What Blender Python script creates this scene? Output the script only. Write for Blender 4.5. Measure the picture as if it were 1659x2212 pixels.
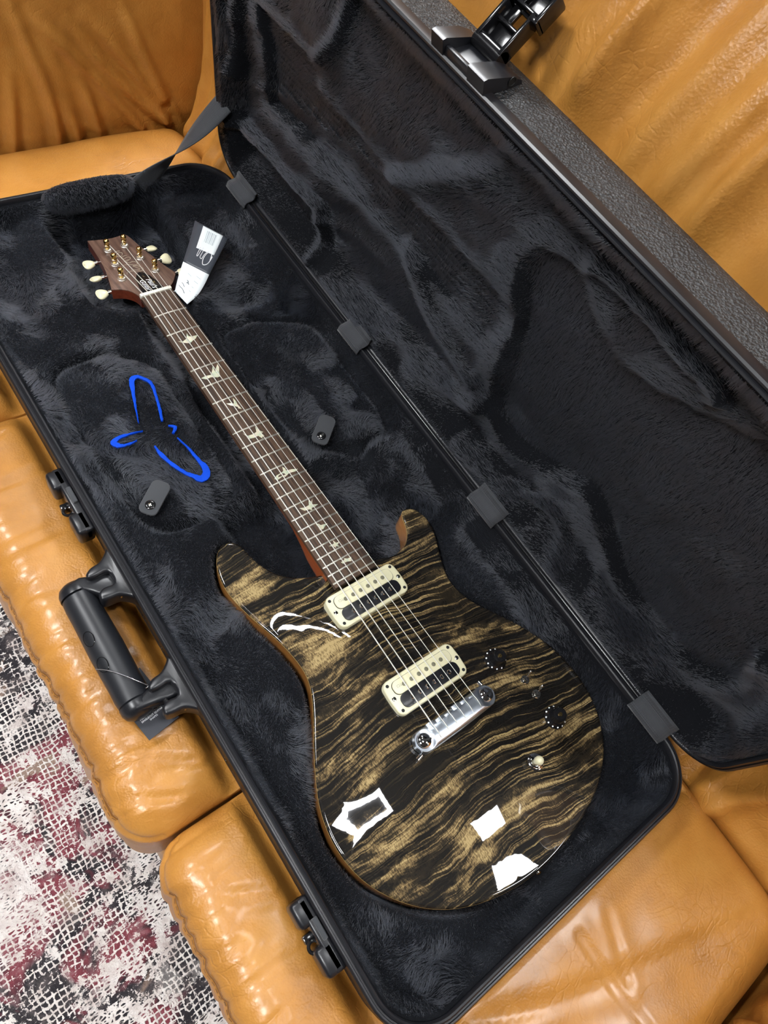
import bpy, bmesh, math, random
import numpy as np
from mathutils import Vector, Matrix, Euler
from mathutils.geometry import delaunay_2d_cdt

random.seed(7)
RNG = np.random.default_rng(11)
for o in list(bpy.data.objects):
    bpy.data.objects.remove(o, do_unlink=True)
scene = bpy.context.scene
COL = scene.collection
MM = 0.001

# ------------------------------------------------------------------ camera
cam_data = bpy.data.cameras.new('camera')
cam = bpy.data.objects.new('camera', cam_data)
COL.objects.link(cam)
cam_data.sensor_fit = 'VERTICAL'
cam_data.sensor_height = 36.0
cam_data.lens = 1556.449 * 36.0 / 2212.0
cam_data.clip_start = 0.02
cam_data.clip_end = 60
RC = ((0.78823, -0.56311, 0.2482), (-0.40143, -0.7762, -0.48618), (0.46642, 0.28358, -0.83787))
cam.matrix_world = Matrix(((RC[0][0], -RC[1][0], -RC[2][0], -0.3181),
                           (RC[0][1], -RC[1][1], -RC[2][1], -0.6524),
                           (RC[0][2], -RC[1][2], -RC[2][2], 0.7901),
                           (0, 0, 0, 1)))
scene.camera = cam

# ------------------------------------------------------------------ world, exposure
world = bpy.data.worlds.new('world')
scene.world = world
world.use_nodes = True
world.node_tree.nodes['Background'].inputs[0].default_value = (0.8, 0.88, 1.0, 1)
world.node_tree.nodes['Background'].inputs[1].default_value = 0.3
scene.view_settings.view_transform = 'Standard'
scene.view_settings.look = 'None'
scene.view_settings.gamma = 1
scene.view_settings.use_curve_mapping = False
scene.view_settings.exposure = 0.12
LIGHT = 66.0     # radiance of the ceiling luminaires
CEIL = 2.1       # ceiling height above the sofa seat
# ceiling luminaires: x, y, width, length; the four widest are added as fill light
PANELS = [(0.74, -1.45, 0.25, 0.25), (-0.07, -0.69, 0.24, 0.24), (1.3, -2.7, 0.44, 0.44),
          (-1.0, 0.7, 0.44, 0.44), (0.95, 1.15, 0.44, 0.44), (-1.5, -0.68, 0.46, 0.46), (0.29, 0.10, 0.026, 0.17), (0.40, 0.10, 0.026, 0.17)]

# ------------------------------------------------------------------ helpers
def tag(o, label=None, cat=None, group=None, kind=None):
    if label: o['label'] = label
    if cat: o['category'] = cat
    if group: o['group'] = group
    if kind: o['kind'] = kind
    return o

def empty(name, loc, rz=0.0):
    o = bpy.data.objects.new(name, None)
    COL.objects.link(o)
    o.location = loc
    o.rotation_euler = (0, 0, rz)
    o.empty_display_size = 0.05
    bpy.context.view_layer.update()
    return o

PINV = {}
def root(name, loc, F=None):
    """Empty at a thing's base; F is the frame its parts are modelled in"""
    F = F if F is not None else Matrix.Identity(4)
    o = bpy.data.objects.new(name, None)
    COL.objects.link(o)
    W = F @ Matrix.Translation(loc)
    o.matrix_world = W
    o.empty_display_size = 0.05
    PINV[o.name] = W.inverted() @ F
    return o

def par(o, parent):
    if parent is None: return o
    o.parent = parent
    if parent.name in PINV:
        o.matrix_parent_inverse = PINV[parent.name]
    return o

class MB:
    """mesh collector, all coordinates in millimetres"""
    def __init__(self):
        self.v = []; self.f = []; self.mi = []
    def add(self, verts, faces, M=None, mi=0):
        n = len(self.v)
        for p in verts:
            p = Vector(p)
            self.v.append(M @ p if M is not None else p)
        for fc in faces:
            self.f.append([i + n for i in fc]); self.mi.append(mi)
        return self
    def box(self, c, s, M=None, mi=0, bev=0.0):
        bm = bmesh.new()
        bmesh.ops.create_cube(bm, size=1)
        for v in bm.verts:
            v.co = Vector((v.co.x * s[0] + c[0], v.co.y * s[1] + c[1], v.co.z * s[2] + c[2]))
        if bev > 0:
            bmesh.ops.bevel(bm, geom=bm.edges[:], offset=bev, segments=2, affect='EDGES', profile=0.5)
        bm.verts.index_update()
        self.add([v.co.copy() for v in bm.verts], [[v.index for v in f.verts] for f in bm.faces], M, mi)
        bm.free()
        return self
    def tube(self, pts, r, n=8, M=None, cap=True, mi=0, closed=False):
        pts = [Vector(p) for p in pts]
        m = len(pts)
        rs = r if isinstance(r, (list, tuple)) else [r] * m
        vs = []; fs = []
        up = None
        for i, p in enumerate(pts):
            if closed:
                t = (pts[(i + 1) % m] - pts[i - 1]).normalized()
            else:
                t = (pts[min(i + 1, m - 1)] - pts[max(i - 1, 0)]).normalized()
            if up is None:
                up = t.orthogonal().normalized()
            up = (up - t * up.dot(t))
            up = up.normalized() if up.length > 1e-6 else t.orthogonal().normalized()
            b = t.cross(up)
            for k in range(n):
                a = 2 * math.pi * k / n
                vs.append(p + (up * math.cos(a) + b * math.sin(a)) * rs[i])
        rng = m if closed else m - 1
        for i in range(rng):
            j = (i + 1) % m
            for k in range(n):
                fs.append([i * n + k, i * n + (k + 1) % n, j * n + (k + 1) % n, j * n + k])
        if cap and not closed:
            fs.append(list(range(n))[::-1]); fs.append([(m - 1) * n + k for k in range(n)])
        return self.add(vs, fs, M, mi)
    def lathe(self, prof, n=24, M=None, mi=0):
        """prof: (radius, z) from bottom to top"""
        vs = []; fs = []
        for r, z in prof:
            for k in range(n):
                a = 2 * math.pi * k / n
                vs.append((r * math.cos(a), r * math.sin(a), z))
        for i in range(len(prof) - 1):
            for k in range(n):
                fs.append([i * n + k, i * n + (k + 1) % n, (i + 1) * n + (k + 1) % n, (i + 1) * n + k])
        fs.append(list(range(n))[::-1])
        fs.append([(len(prof) - 1) * n + k for k in range(n)])
        return self.add(vs, fs, M, mi)
    def prism(self, poly, z0, z1, M=None, bev=0.0, mi=0, seg=2):
        """polygon (x, y) extruded, top edge rounded by bev"""
        poly = ccw(poly)
        rings = [(0, z0)]
        if bev > 0:
            for i in range(seg + 1):
                a = math.pi / 2 * i / seg
                rings.append((bev * (1 - math.cos(a)), z1 - bev + bev * math.sin(a)))
        else:
            rings.append((0, z1))
        vs = []; fs = []; n = len(poly)
        for ins, z in rings:
            q = inset(poly, ins) if ins > 0 else poly
            vs += [(p[0], p[1], z) for p in q]
        for i in range(len(rings) - 1):
            for k in range(n):
                fs.append([i * n + k, i * n + (k + 1) % n, (i + 1) * n + (k + 1) % n, (i + 1) * n + k])
        fs.append(list(range(n))[::-1])
        fs.append([(len(rings) - 1) * n + k for k in range(n)])
        return self.add(vs, fs, M, mi)
    def build(self, name, mat, parent=None, smooth=True, angle=40):
        me = bpy.data.meshes.new(name)
        me.from_pydata([tuple(v * MM) for v in self.v], [], self.f)
        mats = mat if isinstance(mat, (list, tuple)) else [mat]
        for m in mats: me.materials.append(m)
        if len(mats) > 1:
            me.polygons.foreach_set('material_index', self.mi)
        bm = bmesh.new(); bm.from_mesh(me)
        bmesh.ops.recalc_face_normals(bm, faces=bm.faces)
        bm.to_mesh(me); bm.free()
        if smooth:
            me.polygons.foreach_set('use_smooth', [True] * len(me.polygons))
            if angle < 180:
                me.set_sharp_from_angle(angle=math.radians(angle))
        me.update()
        o = bpy.data.objects.new(name, me)
        COL.objects.link(o)
        return par(o, parent)

def ccw(poly):
    a = sum(poly[i][0] * poly[(i + 1) % len(poly)][1] - poly[(i + 1) % len(poly)][0] * poly[i][1] for i in range(len(poly)))
    return list(poly) if a > 0 else list(poly)[::-1]

def inset(poly, d):
    n = len(poly); out = []
    for i in range(n):
        p0 = Vector(poly[i - 1][:2]); p = Vector(poly[i][:2]); p1 = Vector(poly[(i + 1) % n][:2])
        a = (p - p0); b = (p1 - p)
        if a.length < 1e-9 or b.length < 1e-9:
            out.append(tuple(p)); continue
        a.normalize(); b.normalize()
        na = Vector((-a.y, a.x)); nb = Vector((-b.y, b.x))
        m = na + nb
        if m.length < 1e-6: m = na
        m.normalize()
        k = 1.0 / max(0.5, m.dot(na))
        out.append(tuple(p + m * d * k))
    return out

def spline(pts, per=4, closed=True):
    """Catmull-Rom through 2-D/3-D points"""
    n = len(pts); out = []
    P = [Vector(p) for p in pts]
    rng = n if closed else n - 1
    for i in range(rng):
        if closed:
            p0, p1, p2, p3 = P[i - 1], P[i], P[(i + 1) % n], P[(i + 2) % n]
        else:
            p0, p1, p2, p3 = P[max(i - 1, 0)], P[i], P[i + 1], P[min(i + 2, n - 1)]
        for k in range(per):
            t = k / per
            out.append(tuple(0.5 * ((2 * p1) + (p2 - p0) * t + (2 * p0 - 5 * p1 + 4 * p2 - p3) * t * t + (3 * p1 - p0 - 3 * p2 + p3) * t ** 3)))
    if not closed: out.append(tuple(P[-1]))
    return out

def rrect(x0, y0, x1, y1, r, n=8):
    out = []
    for cx, cy, a0 in ((x1 - r, y1 - r, 0), (x0 + r, y1 - r, 90), (x0 + r, y0 + r, 180), (x1 - r, y0 + r, 270)):
        for i in range(n + 1):
            a = math.radians(a0 + 90 * i / n)
            out.append((cx + r * math.cos(a), cy + r * math.sin(a)))
    return out

def sweep(path_fn, prof, close_bottom=False):
    """path_fn(offset) -> list of (x, y); prof: list of (offset, z)"""
    vs = []; fs = []
    n = None
    for o_, z in prof:
        ring = path_fn(o_)
        n = len(ring)
        vs += [(p[0], p[1], z) for p in ring]
    for i in range(len(prof) - 1):
        for k in range(n):
            fs.append([i * n + k, i * n + (k + 1) % n, (i + 1) * n + (k + 1) % n, (i + 1) * n + k])
    if close_bottom:
        fs.append([(len(prof) - 1) * n + k for k in range(n)])
    return vs, fs

# numpy value noise
def _hash(ix, iy, seed):
    h = (ix.astype(np.int64) * 374761393 + iy.astype(np.int64) * 668265263 + seed * 2147483647) & 0xffffffff
    h = ((h ^ (h >> 13)) * 1274126177) & 0xffffffff
    return ((h ^ (h >> 16)) & 0xffff) / 65535.0

def vnoise(x, y, seed=0):
    x = np.asarray(x, float); y = np.asarray(y, float)
    ix = np.floor(x); iy = np.floor(y); fx = x - ix; fy = y - iy
    ux = fx * fx * fx * (fx * (fx * 6 - 15) + 10); uy = fy * fy * fy * (fy * (fy * 6 - 15) + 10)
    a = _hash(ix, iy, seed); b = _hash(ix + 1, iy, seed); c = _hash(ix, iy + 1, seed); d = _hash(ix + 1, iy + 1, seed)
    return (a + (b - a) * ux) * (1 - uy) + (c + (d - c) * ux) * uy - 0.5

def fbm(x, y, seed=0, oct=3):
    s = 0; a = 1.0
    for i in range(oct):
        s = s + a * vnoise(x * 2 ** i + 17.3 * i, y * 2 ** i - 9.1 * i, seed + i); a *= 0.5
    return s

def sstep(a, b, x):
    t = np.clip((x - a) / (b - a), 0, 1)
    return t * t * (3 - 2 * t)

def seg_dist(X, Y, poly, closed=False):
    """distance of grid points to a polyline"""
    D = np.full(np.shape(X), 1e9)
    n = len(poly)
    for i in range(n if closed else n - 1):
        ax, ay = poly[i][:2]; bx, by = poly[(i + 1) % n][:2]
        dx, dy = bx - ax, by - ay
        L = dx * dx + dy * dy + 1e-12
        t = np.clip(((X - ax) * dx + (Y - ay) * dy) / L, 0, 1)
        D = np.minimum(D, np.hypot(X - ax - t * dx, Y - ay - t * dy))
    return D

def inside(X, Y, poly):
    c = np.zeros(np.shape(X), bool)
    n = len(poly)
    for i in range(n):
        x0, y0 = poly[i][:2]; x1, y1 = poly[i - 1][:2]
        cond = (y0 > Y) != (y1 > Y)
        with np.errstate(divide='ignore', invalid='ignore'):
            c ^= cond & (X < (x1 - x0) * (Y - y0) / ((y1 - y0) if y1 != y0 else 1e-9) + x0)
    return c

def sdf(X, Y, poly):
    """signed distance, positive inside"""
    d = seg_dist(X, Y, poly, True)
    return np.where(inside(X, Y, poly), d, -d)

def grid_faces(nu, nv):
    return [[i * nv + j, (i + 1) * nv + j, (i + 1) * nv + j + 1, i * nv + j + 1] for i in range(nu - 1) for j in range(nv - 1)]

def np_mesh(name, co, faces, mat, parent=None, flip=False, angle=180):
    me = bpy.data.meshes.new(name)
    me.from_pydata((np.asarray(co) * MM).tolist(), [], faces)
    me.materials.append(mat)
    if flip: me.flip_normals()
    me.polygons.foreach_set('use_smooth', [True] * len(me.polygons))
    if angle < 180: me.set_sharp_from_angle(angle=math.radians(angle))
    me.update()
    o = bpy.data.objects.new(name, me)
    COL.objects.link(o)
    return par(o, parent)

# ------------------------------------------------------------------ materials
class NT:
    def __init__(self, name):
        self.m = bpy.data.materials.new(name); self.m.use_nodes = True
        self.t = self.m.node_tree; self.n = self.t.nodes; self.b = self.n['Principled BSDF']
    def new(self, typ, **kw):
        nd = self.n.new(typ)
        for k, v in kw.items():
            if isinstance(k, str) and hasattr(nd, k): setattr(nd, k, v)
        return nd
    def link(self, a, b): self.t.links.new(a, b)
    def coord(self, scale=(1, 1, 1), rot=(0, 0, 0), loc=(0, 0, 0), out='Object'):
        tc = self.n.new('ShaderNodeTexCoord'); mp = self.n.new('ShaderNodeMapping')
        mp.inputs['Scale'].default_value = scale; mp.inputs['Rotation'].default_value = rot; mp.inputs['Location'].default_value = loc
        self.link(tc.outputs[out], mp.inputs[0]); return mp.outputs[0]
    def noise(self, vec, scale, detail=3, rough=0.5, dist=0.0):
        nd = self.n.new('ShaderNodeTexNoise')
        nd.inputs['Scale'].default_value = scale; nd.inputs['Detail'].default_value = detail
        nd.inputs['Roughness'].default_value = rough; nd.inputs['Distortion'].default_value = dist
        if vec is not None: self.link(vec, nd.inputs['Vector'])
        return nd.outputs['Fac']
    def voro(self, vec, scale, feature='F1', out='Distance'):
        nd = self.n.new('ShaderNodeTexVoronoi'); nd.feature = feature
        nd.inputs['Scale'].default_value = scale
        if vec is not None: self.link(vec, nd.inputs['Vector'])
        return nd.outputs[out]
    def ramp(self, fac, stops, interp='LINEAR'):
        nd = self.n.new('ShaderNodeValToRGB'); cr = nd.color_ramp; cr.interpolation = interp
        while len(cr.elements) < len(stops): cr.elements.new(0.5)
        for e, (p, c) in zip(cr.elements, stops):
            e.position = p; e.color = (*c, 1) if len(c) == 3 else c
        self.link(fac, nd.inputs[0]); return nd.outputs[0]
    def val(self, fac, a, b, lo=0.0, hi=1.0):
        nd = self.n.new('ShaderNodeMapRange')
        nd.inputs[1].default_value = a; nd.inputs[2].default_value = b; nd.inputs[3].default_value = lo; nd.inputs[4].default_value = hi
        self.link(fac, nd.inputs[0]); return nd.outputs[0]
    def math(self, op, a, b=None, c=None):
        nd = self.n.new('ShaderNodeMath'); nd.operation = op
        for i, v in enumerate((a, b, c)):
            if v is None: continue
            if isinstance(v, (int, float)): nd.inputs[i].default_value = v
            else: self.link(v, nd.inputs[i])
        return nd.outputs[0]
    def mix(self, fac, a, b, blend='MIX'):
        nd = self.n.new('ShaderNodeMix'); nd.data_type = 'RGBA'; nd.blend_type = blend
        for s, v in ((0, fac), (6, a), (7, b)):
            if isinstance(v, (int, float)): nd.inputs[s].default_value = v
            elif isinstance(v, tuple): nd.inputs[s].default_value = (*v, 1)
            else: self.link(v, nd.inputs[s])
        return nd.outputs[2]
    def sep(self, vec):
        nd = self.n.new('ShaderNodeSeparateXYZ'); self.link(vec, nd.inputs[0]); return nd.outputs
    def comb(self, x, y, z=0.0):
        nd = self.n.new('ShaderNodeCombineXYZ')
        for i, v in enumerate((x, y, z)):
            if isinstance(v, (int, float)): nd.inputs[i].default_value = v
            else: self.link(v, nd.inputs[i])
        return nd.outputs[0]
    def bump(self, h, strength=0.3, dist=0.001, normal=None):
        nd = self.n.new('ShaderNodeBump'); nd.inputs['Strength'].default_value = strength; nd.inputs['Distance'].default_value = dist
        self.link(h, nd.inputs['Height'])
        if normal is not None: self.link(normal, nd.inputs['Normal'])
        return nd.outputs[0]
    def set(self, **kw):
        for k, v in kw.items():
            s = self.b.inputs[k.replace('_', ' ')]
            if isinstance(v, tuple): s.default_value = (*v, 1) if len(v) == 3 else v
            elif isinstance(v, (int, float)): s.default_value = v
            else: self.link(v, s)
        return self

def simple(name, col, rough=0.5, metal=0.0, **kw):
    t = NT(name)
    t.set(Base_Color=col, Roughness=rough, Metallic=metal, **kw)
    return t.m

M = {}
M['black_plastic'] = simple('black_plastic', (0.009, 0.0095, 0.012), 0.32)
M['gloss_black'] = simple('gloss_black', (0.008, 0.008, 0.009), 0.16)
M['black_rubber'] = simple('black_rubber', (0.010, 0.011, 0.014), 0.4)
M['string'] = simple('string_steel', (0.80, 0.78, 0.72), 0.42, 0.55)
M['chrome'] = simple('chrome', (0.82, 0.83, 0.85), 0.06, 1.0)
M['nickel'] = simple('nickel', (0.62, 0.61, 0.56), 0.14, 1.0)
M['aluminium'] = simple('aluminium', (0.72, 0.79, 0.88), 0.3, 1.0)
M['gold'] = simple('gold', (0.85, 0.58, 0.2), 0.16, 1.0)
M['steel'] = simple('steel', (0.86, 0.84, 0.76), 0.36, 1.0)
M['cream'] = simple('cream_plastic', (0.74, 0.70, 0.47), 0.3)
M['button'] = simple('aged_button', (0.68, 0.63, 0.42), 0.28)
M['bone'] = simple('bone', (0.80, 0.77, 0.66), 0.4)
M['dark_slug'] = simple('dark_slug', (0.20, 0.19, 0.13), 0.4, 0.3)
M['hole'] = simple('hole_black', (0.004, 0.004, 0.004), 0.6)
M['white_print'] = simple('white_print', (0.85, 0.86, 0.88), 0.5)
M['grey_print'] = simple('grey_print', (0.25, 0.25, 0.20), 0.5)
M['silver_print'] = simple('silver_print', (0.42, 0.36, 0.27), 0.45)
M['paper'] = simple('paper', (0.78, 0.83, 0.84), 0.55)
M['ink'] = simple('ink', (0.05, 0.06, 0.08), 0.6)
M['pale_ink'] = simple('pale_ink', (0.45, 0.52, 0.55), 0.6)
M['black_card'] = simple('black_card', (0.022, 0.024, 0.032), 0.6)
M['tag_card'] = simple('tag_card_black', (0.05, 0.056, 0.07), 0.4)
M['wire'] = simple('steel_wire', (0.7, 0.7, 0.72), 0.25, 1.0)

def m_shell():
    t = NT('textured_case_plastic')
    v = t.coord()
    n = t.noise(v, 300, 2, 0.6)
    n2 = t.voro(v, 420)
    h = t.math('ADD', n, n2)
    sp = t.noise(v, 900, 1, 0.5)
    t.set(Base_Color=t.ramp(sp, [(0.45, (0.011, 0.012, 0.013)), (0.75, (0.05, 0.053, 0.056))]), Roughness=0.42, Normal=t.bump(h, 0.9, 0.0016))
    return t.m
M['shell'] = m_shell()

def m_leather():
    t = NT('tan_leather')
    v = t.coord()
    big = t.noise(v, 5, 4, 0.6)
    mid = t.noise(v, 26, 4, 0.65)
    mott = t.math('ADD', t.math('MULTIPLY', big, 0.6), t.math('MULTIPLY', mid, 0.4))
    col = t.ramp(mott, [(0.32, (0.33, 0.138, 0.023)), (0.5, (0.45, 0.196, 0.034)), (0.68, (0.54, 0.258, 0.052))])
    grain = t.voro(v, 420)
    fine = t.noise(v, 300, 3, 0.6)
    # creases: warped, stretched noise ridges
    vadd = t.n.new('ShaderNodeVectorMath'); vadd.operation = 'ADD'
    sc = t.n.new('ShaderNodeVectorMath'); sc.operation = 'SCALE'; sc.inputs[3].default_value = 0.05
    nz = t.n.new('ShaderNodeTexNoise'); nz.inputs['Scale'].default_value = 14; t.link(v, nz.inputs['Vector'])
    t.link(nz.outputs['Color'], sc.inputs[0]); t.link(v, vadd.inputs[0]); t.link(sc.outputs[0], vadd.inputs[1])
    mp = t.n.new('ShaderNodeMapping'); mp.inputs['Scale'].default_value = (6, 24, 6); t.link(vadd.outputs[0], mp.inputs[0])
    r1 = t.math('ABSOLUTE', t.math('SUBTRACT', t.noise(mp.outputs[0], 1.0, 3, 0.55), 0.5))
    mp2 = t.n.new('ShaderNodeMapping'); mp2.inputs['Scale'].default_value = (60, 70, 60); t.link(vadd.outputs[0], mp2.inputs[0])
    r2 = t.voro(mp2.outputs[0], 1.0, 'DISTANCE_TO_EDGE')
    c1 = t.val(r1, 0.0, 0.022); c2 = t.val(r2, 0.0, 0.09)
    area = t.val(t.noise(v, 6, 2), 0.42, 0.60)
    h = t.math('ADD', t.math('MULTIPLY', grain, 0.25), t.math('MULTIPLY', fine, 0.3))
    h = t.math('ADD', h, t.math('MULTIPLY', t.math('MULTIPLY', c1, t.val(t.noise(v, 4, 2), 0.45, 0.6)), 0.25))
    h = t.math('ADD', h, t.math('MULTIPLY', t.math('MULTIPLY', c2, area), 0.32))
    h = t.math('ADD', h, t.math('MULTIPLY', t.noise(v, 16, 2, 0.4), 0.5))
    t.set(Base_Color=col, Roughness=t.val(mid, 0.3, 0.7, 0.36, 0.48), Normal=t.bump(h, 0.6, 0.0016), Coat_Weight=0.3, Coat_Roughness=0.2)
    return t.m
M['leather'] = m_leather()
M['leather_dark'] = simple('leather_seam', (0.19, 0.075, 0.012), 0.5)
M['thread'] = simple('brown_thread', (0.20, 0.085, 0.02), 0.7)

def m_plush():
    t = NT('black_plush')
    v = t.coord()
    n = t.noise(t.coord(scale=(1, 0.35, 1)), 420, 3, 0.7)
    nap = t.noise(v, 11, 4, 0.6, 0.6)
    t.set(Base_Color=(0.0045, 0.005, 0.0065), Roughness=0.9, Sheen_Weight=t.val(nap, 0.4, 0.65, 0.02, 0.3), Sheen_Roughness=0.45,
          Sheen_Tint=(0.55, 0.62, 0.75), Normal=t.bump(n, 0.8, 0.002), Specular_IOR_Level=0.1)
    return t.m
M['plush'] = m_plush()

def m_fur():
    t = NT('plush_fibre')
    h = t.n.new('ShaderNodeBsdfHairPrincipled')
    h.parametrization = 'COLOR'
    h.inputs['Color'].default_value = (0.022, 0.025, 0.033, 1)
    h.inputs['Roughness'].default_value = 0.42
    h.inputs['Radial Roughness'].default_value = 0.5
    t.link(h.outputs[0], t.n['Material Output'].inputs['Surface'])
    return t.m
M['fur'] = m_fur()

def m_webbing():
    t = NT('black_webbing')
    v = t.coord()
    w = t.n.new('ShaderNodeTexWave'); w.bands_direction = 'X'; w.inputs['Scale'].default_value = 300; t.link(v, w.inputs['Vector'])
    w2 = t.n.new('ShaderNodeTexWave'); w2.bands_direction = 'Y'; w2.inputs['Scale'].default_value = 120; t.link(v, w2.inputs['Vector'])
    h = t.math('ADD', w.outputs['Fac'], t.math('MULTIPLY', w2.outputs['Fac'], 0.4))
    t.set(Base_Color=(0.034, 0.037, 0.043), Roughness=0.75, Normal=t.bump(h, 0.5, 0.0006), Sheen_Weight=0.15)
    return t.m
M['webbing'] = m_webbing()
M['felt_tab'] = simple('grey_felt', (0.035, 0.038, 0.043), 0.85, Sheen_Weight=0.3)

def m_blue():
    t = NT('blue_embroidery')
    h = t.noise(t.coord(), 700, 2)
    t.set(Base_Color=(0.001, 0.055, 0.52), Roughness=0.7, Specular_IOR_Level=0.15, Normal=t.bump(h, 0.6, 0.001))
    return t.m
M['blue'] = m_blue()

def m_maple():
    t = NT('charcoal_flamed_maple')
    tc = t.n.new('ShaderNodeTexCoord')
    x, y, z = t.sep(tc.outputs['Object'])
    xs = t.math('ADD', x, 0.004)
    ax = t.math('ABSOLUTE', xs)
    # flame runs across the grain and is bookmatched about the centre seam
    s0 = t.math('ADD', y, t.math('ADD', t.math('MULTIPLY', ax, 0.095), t.math('MULTIPLY', xs, 0.085)))
    # gentle warp of the flame
    wv = t.noise(t.comb(t.math('MULTIPLY', ax, 9), t.math('MULTIPLY', y, 8)), 1.0, 2, 0.5)
    s = t.math('ADD', s0, t.math('MULTIPLY', t.math('SUBTRACT', wv, 0.5), 0.032))
    w2 = t.noise(t.comb(t.math('MULTIPLY', ax, 60), t.math('MULTIPLY', y, 50)), 1.0, 2, 0.5)
    s = t.math('ADD', s, t.math('MULTIPLY', t.math('SUBTRACT', w2, 0.5), 0.005))
    # thin lines
    line = t.noise(t.comb(t.math('MULTIPLY', ax, 5), t.math('MULTIPLY', s, 170)), 1.0, 2, 0.6)
    line2 = t.noise(t.comb(t.math('MULTIPLY', ax, 9), t.math('MULTIPLY', s, 360), 3.3), 1.0, 2, 0.6)
    ln = t.math('MAXIMUM', t.math('MULTIPLY', t.val(line, 0.54, 0.67), 0.85), t.math('MULTIPLY', t.val(line2, 0.52, 0.67), 1.0))
    # broad figure
    broad = t.noise(t.comb(t.math('MULTIPLY', ax, 14), t.math('MULTIPLY', s, 34), 1.7), 1.0, 5, 0.62, 0.3)
    br = t.val(broad, 0.485, 0.64)
    # broad figure towards the rim, fine lines through the middle
    zone = t.val(t.math('ADD', t.noise(t.comb(t.math('MULTIPLY', xs, 12), t.math('MULTIPLY', y, 9), 8.2), 1.0, 2, 0.5), t.math('MULTIPLY', t.math('ABSOLUTE', t.math('SUBTRACT', xs, 0.02)), 1.6)), 0.50, 0.74)
    dark = t.val(t.noise(t.comb(t.math('MULTIPLY', xs, 18), t.math('MULTIPLY', s, 34), 5.5), 1.0, 4, 0.55), 0.36, 0.54, 0.22, 1.0)
    fac = t.math('ADD', t.math('MULTIPLY', t.math('MULTIPLY', br, zone), dark), t.math('MULTIPLY', ln, t.math('SUBTRACT', 1.05, t.math('MULTIPLY', zone, 0.6))))
    grain = t.noise(t.comb(t.math('MULTIPLY', x, 900), t.math('MULTIPLY', y, 260), 2.2), 1.0, 2, 0.6)
    fac = t.math('MULTIPLY', fac, t.val(grain, 0.3, 0.62, 0.45, 1.15))
    col = t.ramp(fac, [(0.0, (0.0055, 0.0045, 0.0035)), (0.25, (0.022, 0.016, 0.009)), (0.55, (0.15, 0.102, 0.044)), (1.0, (0.36, 0.265, 0.12))])
    t.set(Base_Color=col, Roughness=0.5, Coat_Weight=1.0, Coat_Roughness=0.015, Coat_IOR=1.52, Specular_IOR_Level=0.1)
    return t.m
M['maple'] = m_maple()

def m_wood(name, stops, sx, sy, sz, rough, coat=0.0, bump=0.15):
    t = NT(name)
    v = t.coord(scale=(sx, sy, sz))
    n = t.noise(v, 1.0, 4, 0.65, 0.3)
    t.set(Base_Color=t.ramp(n, stops), Roughness=rough, Coat_Weight=coat, Coat_Roughness=0.05, Normal=t.bump(n, bump, 0.0004))
    return t.m
M['mahogany'] = m_wood('amber_mahogany', [(0.3, (0.42, 0.15, 0.032)), (0.7, (0.62, 0.28, 0.07))], 220, 18, 220, 0.3, 1.0, 0.05)
M['redwood'] = m_wood('red_brown_mahogany', [(0.3, (0.09, 0.016, 0.008)), (0.7, (0.18, 0.04, 0.018))], 220, 16, 220, 0.3, 1.0, 0.05)
M['orangewood'] = m_wood('orange_heel', [(0.3, (0.36, 0.07, 0.012)), (0.7, (0.52, 0.13, 0.022))], 220, 16, 220, 0.3, 1.0, 0.05)
M['rosewood'] = m_wood('rosewood', [(0.30, (0.014, 0.008, 0.006)), (0.45, (0.046, 0.024, 0.014)), (0.58, (0.11, 0.062, 0.036)), (0.72, (0.024, 0.013, 0.009))], 330, 12, 50, 0.55, 0.0, 0.25)
M['veneer'] = m_wood('rosewood_veneer', [(0.30, (0.045, 0.022, 0.015)), (0.5, (0.10, 0.052, 0.036)), (0.7, (0.17, 0.10, 0.07))], 200, 16, 40, 0.45, 0.0, 0.2)
M['binding'] = simple('natural_maple_edge', (0.50, 0.30, 0.10), 0.35, Coat_Weight=1.0, Coat_Roughness=0.05)

def m_pearl():
    t = NT('abalone_inlay')
    n = t.noise(t.coord(), 160, 3, 0.6)
    t.set(Base_Color=t.ramp(n, [(0.3, (0.40, 0.52, 0.42)), (0.5, (0.66, 0.66, 0.48)), (0.7, (0.75, 0.62, 0.52))]), Roughness=0.25, Coat_Weight=0.5)
    return t.m
M['pearl'] = m_pearl()

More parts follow.
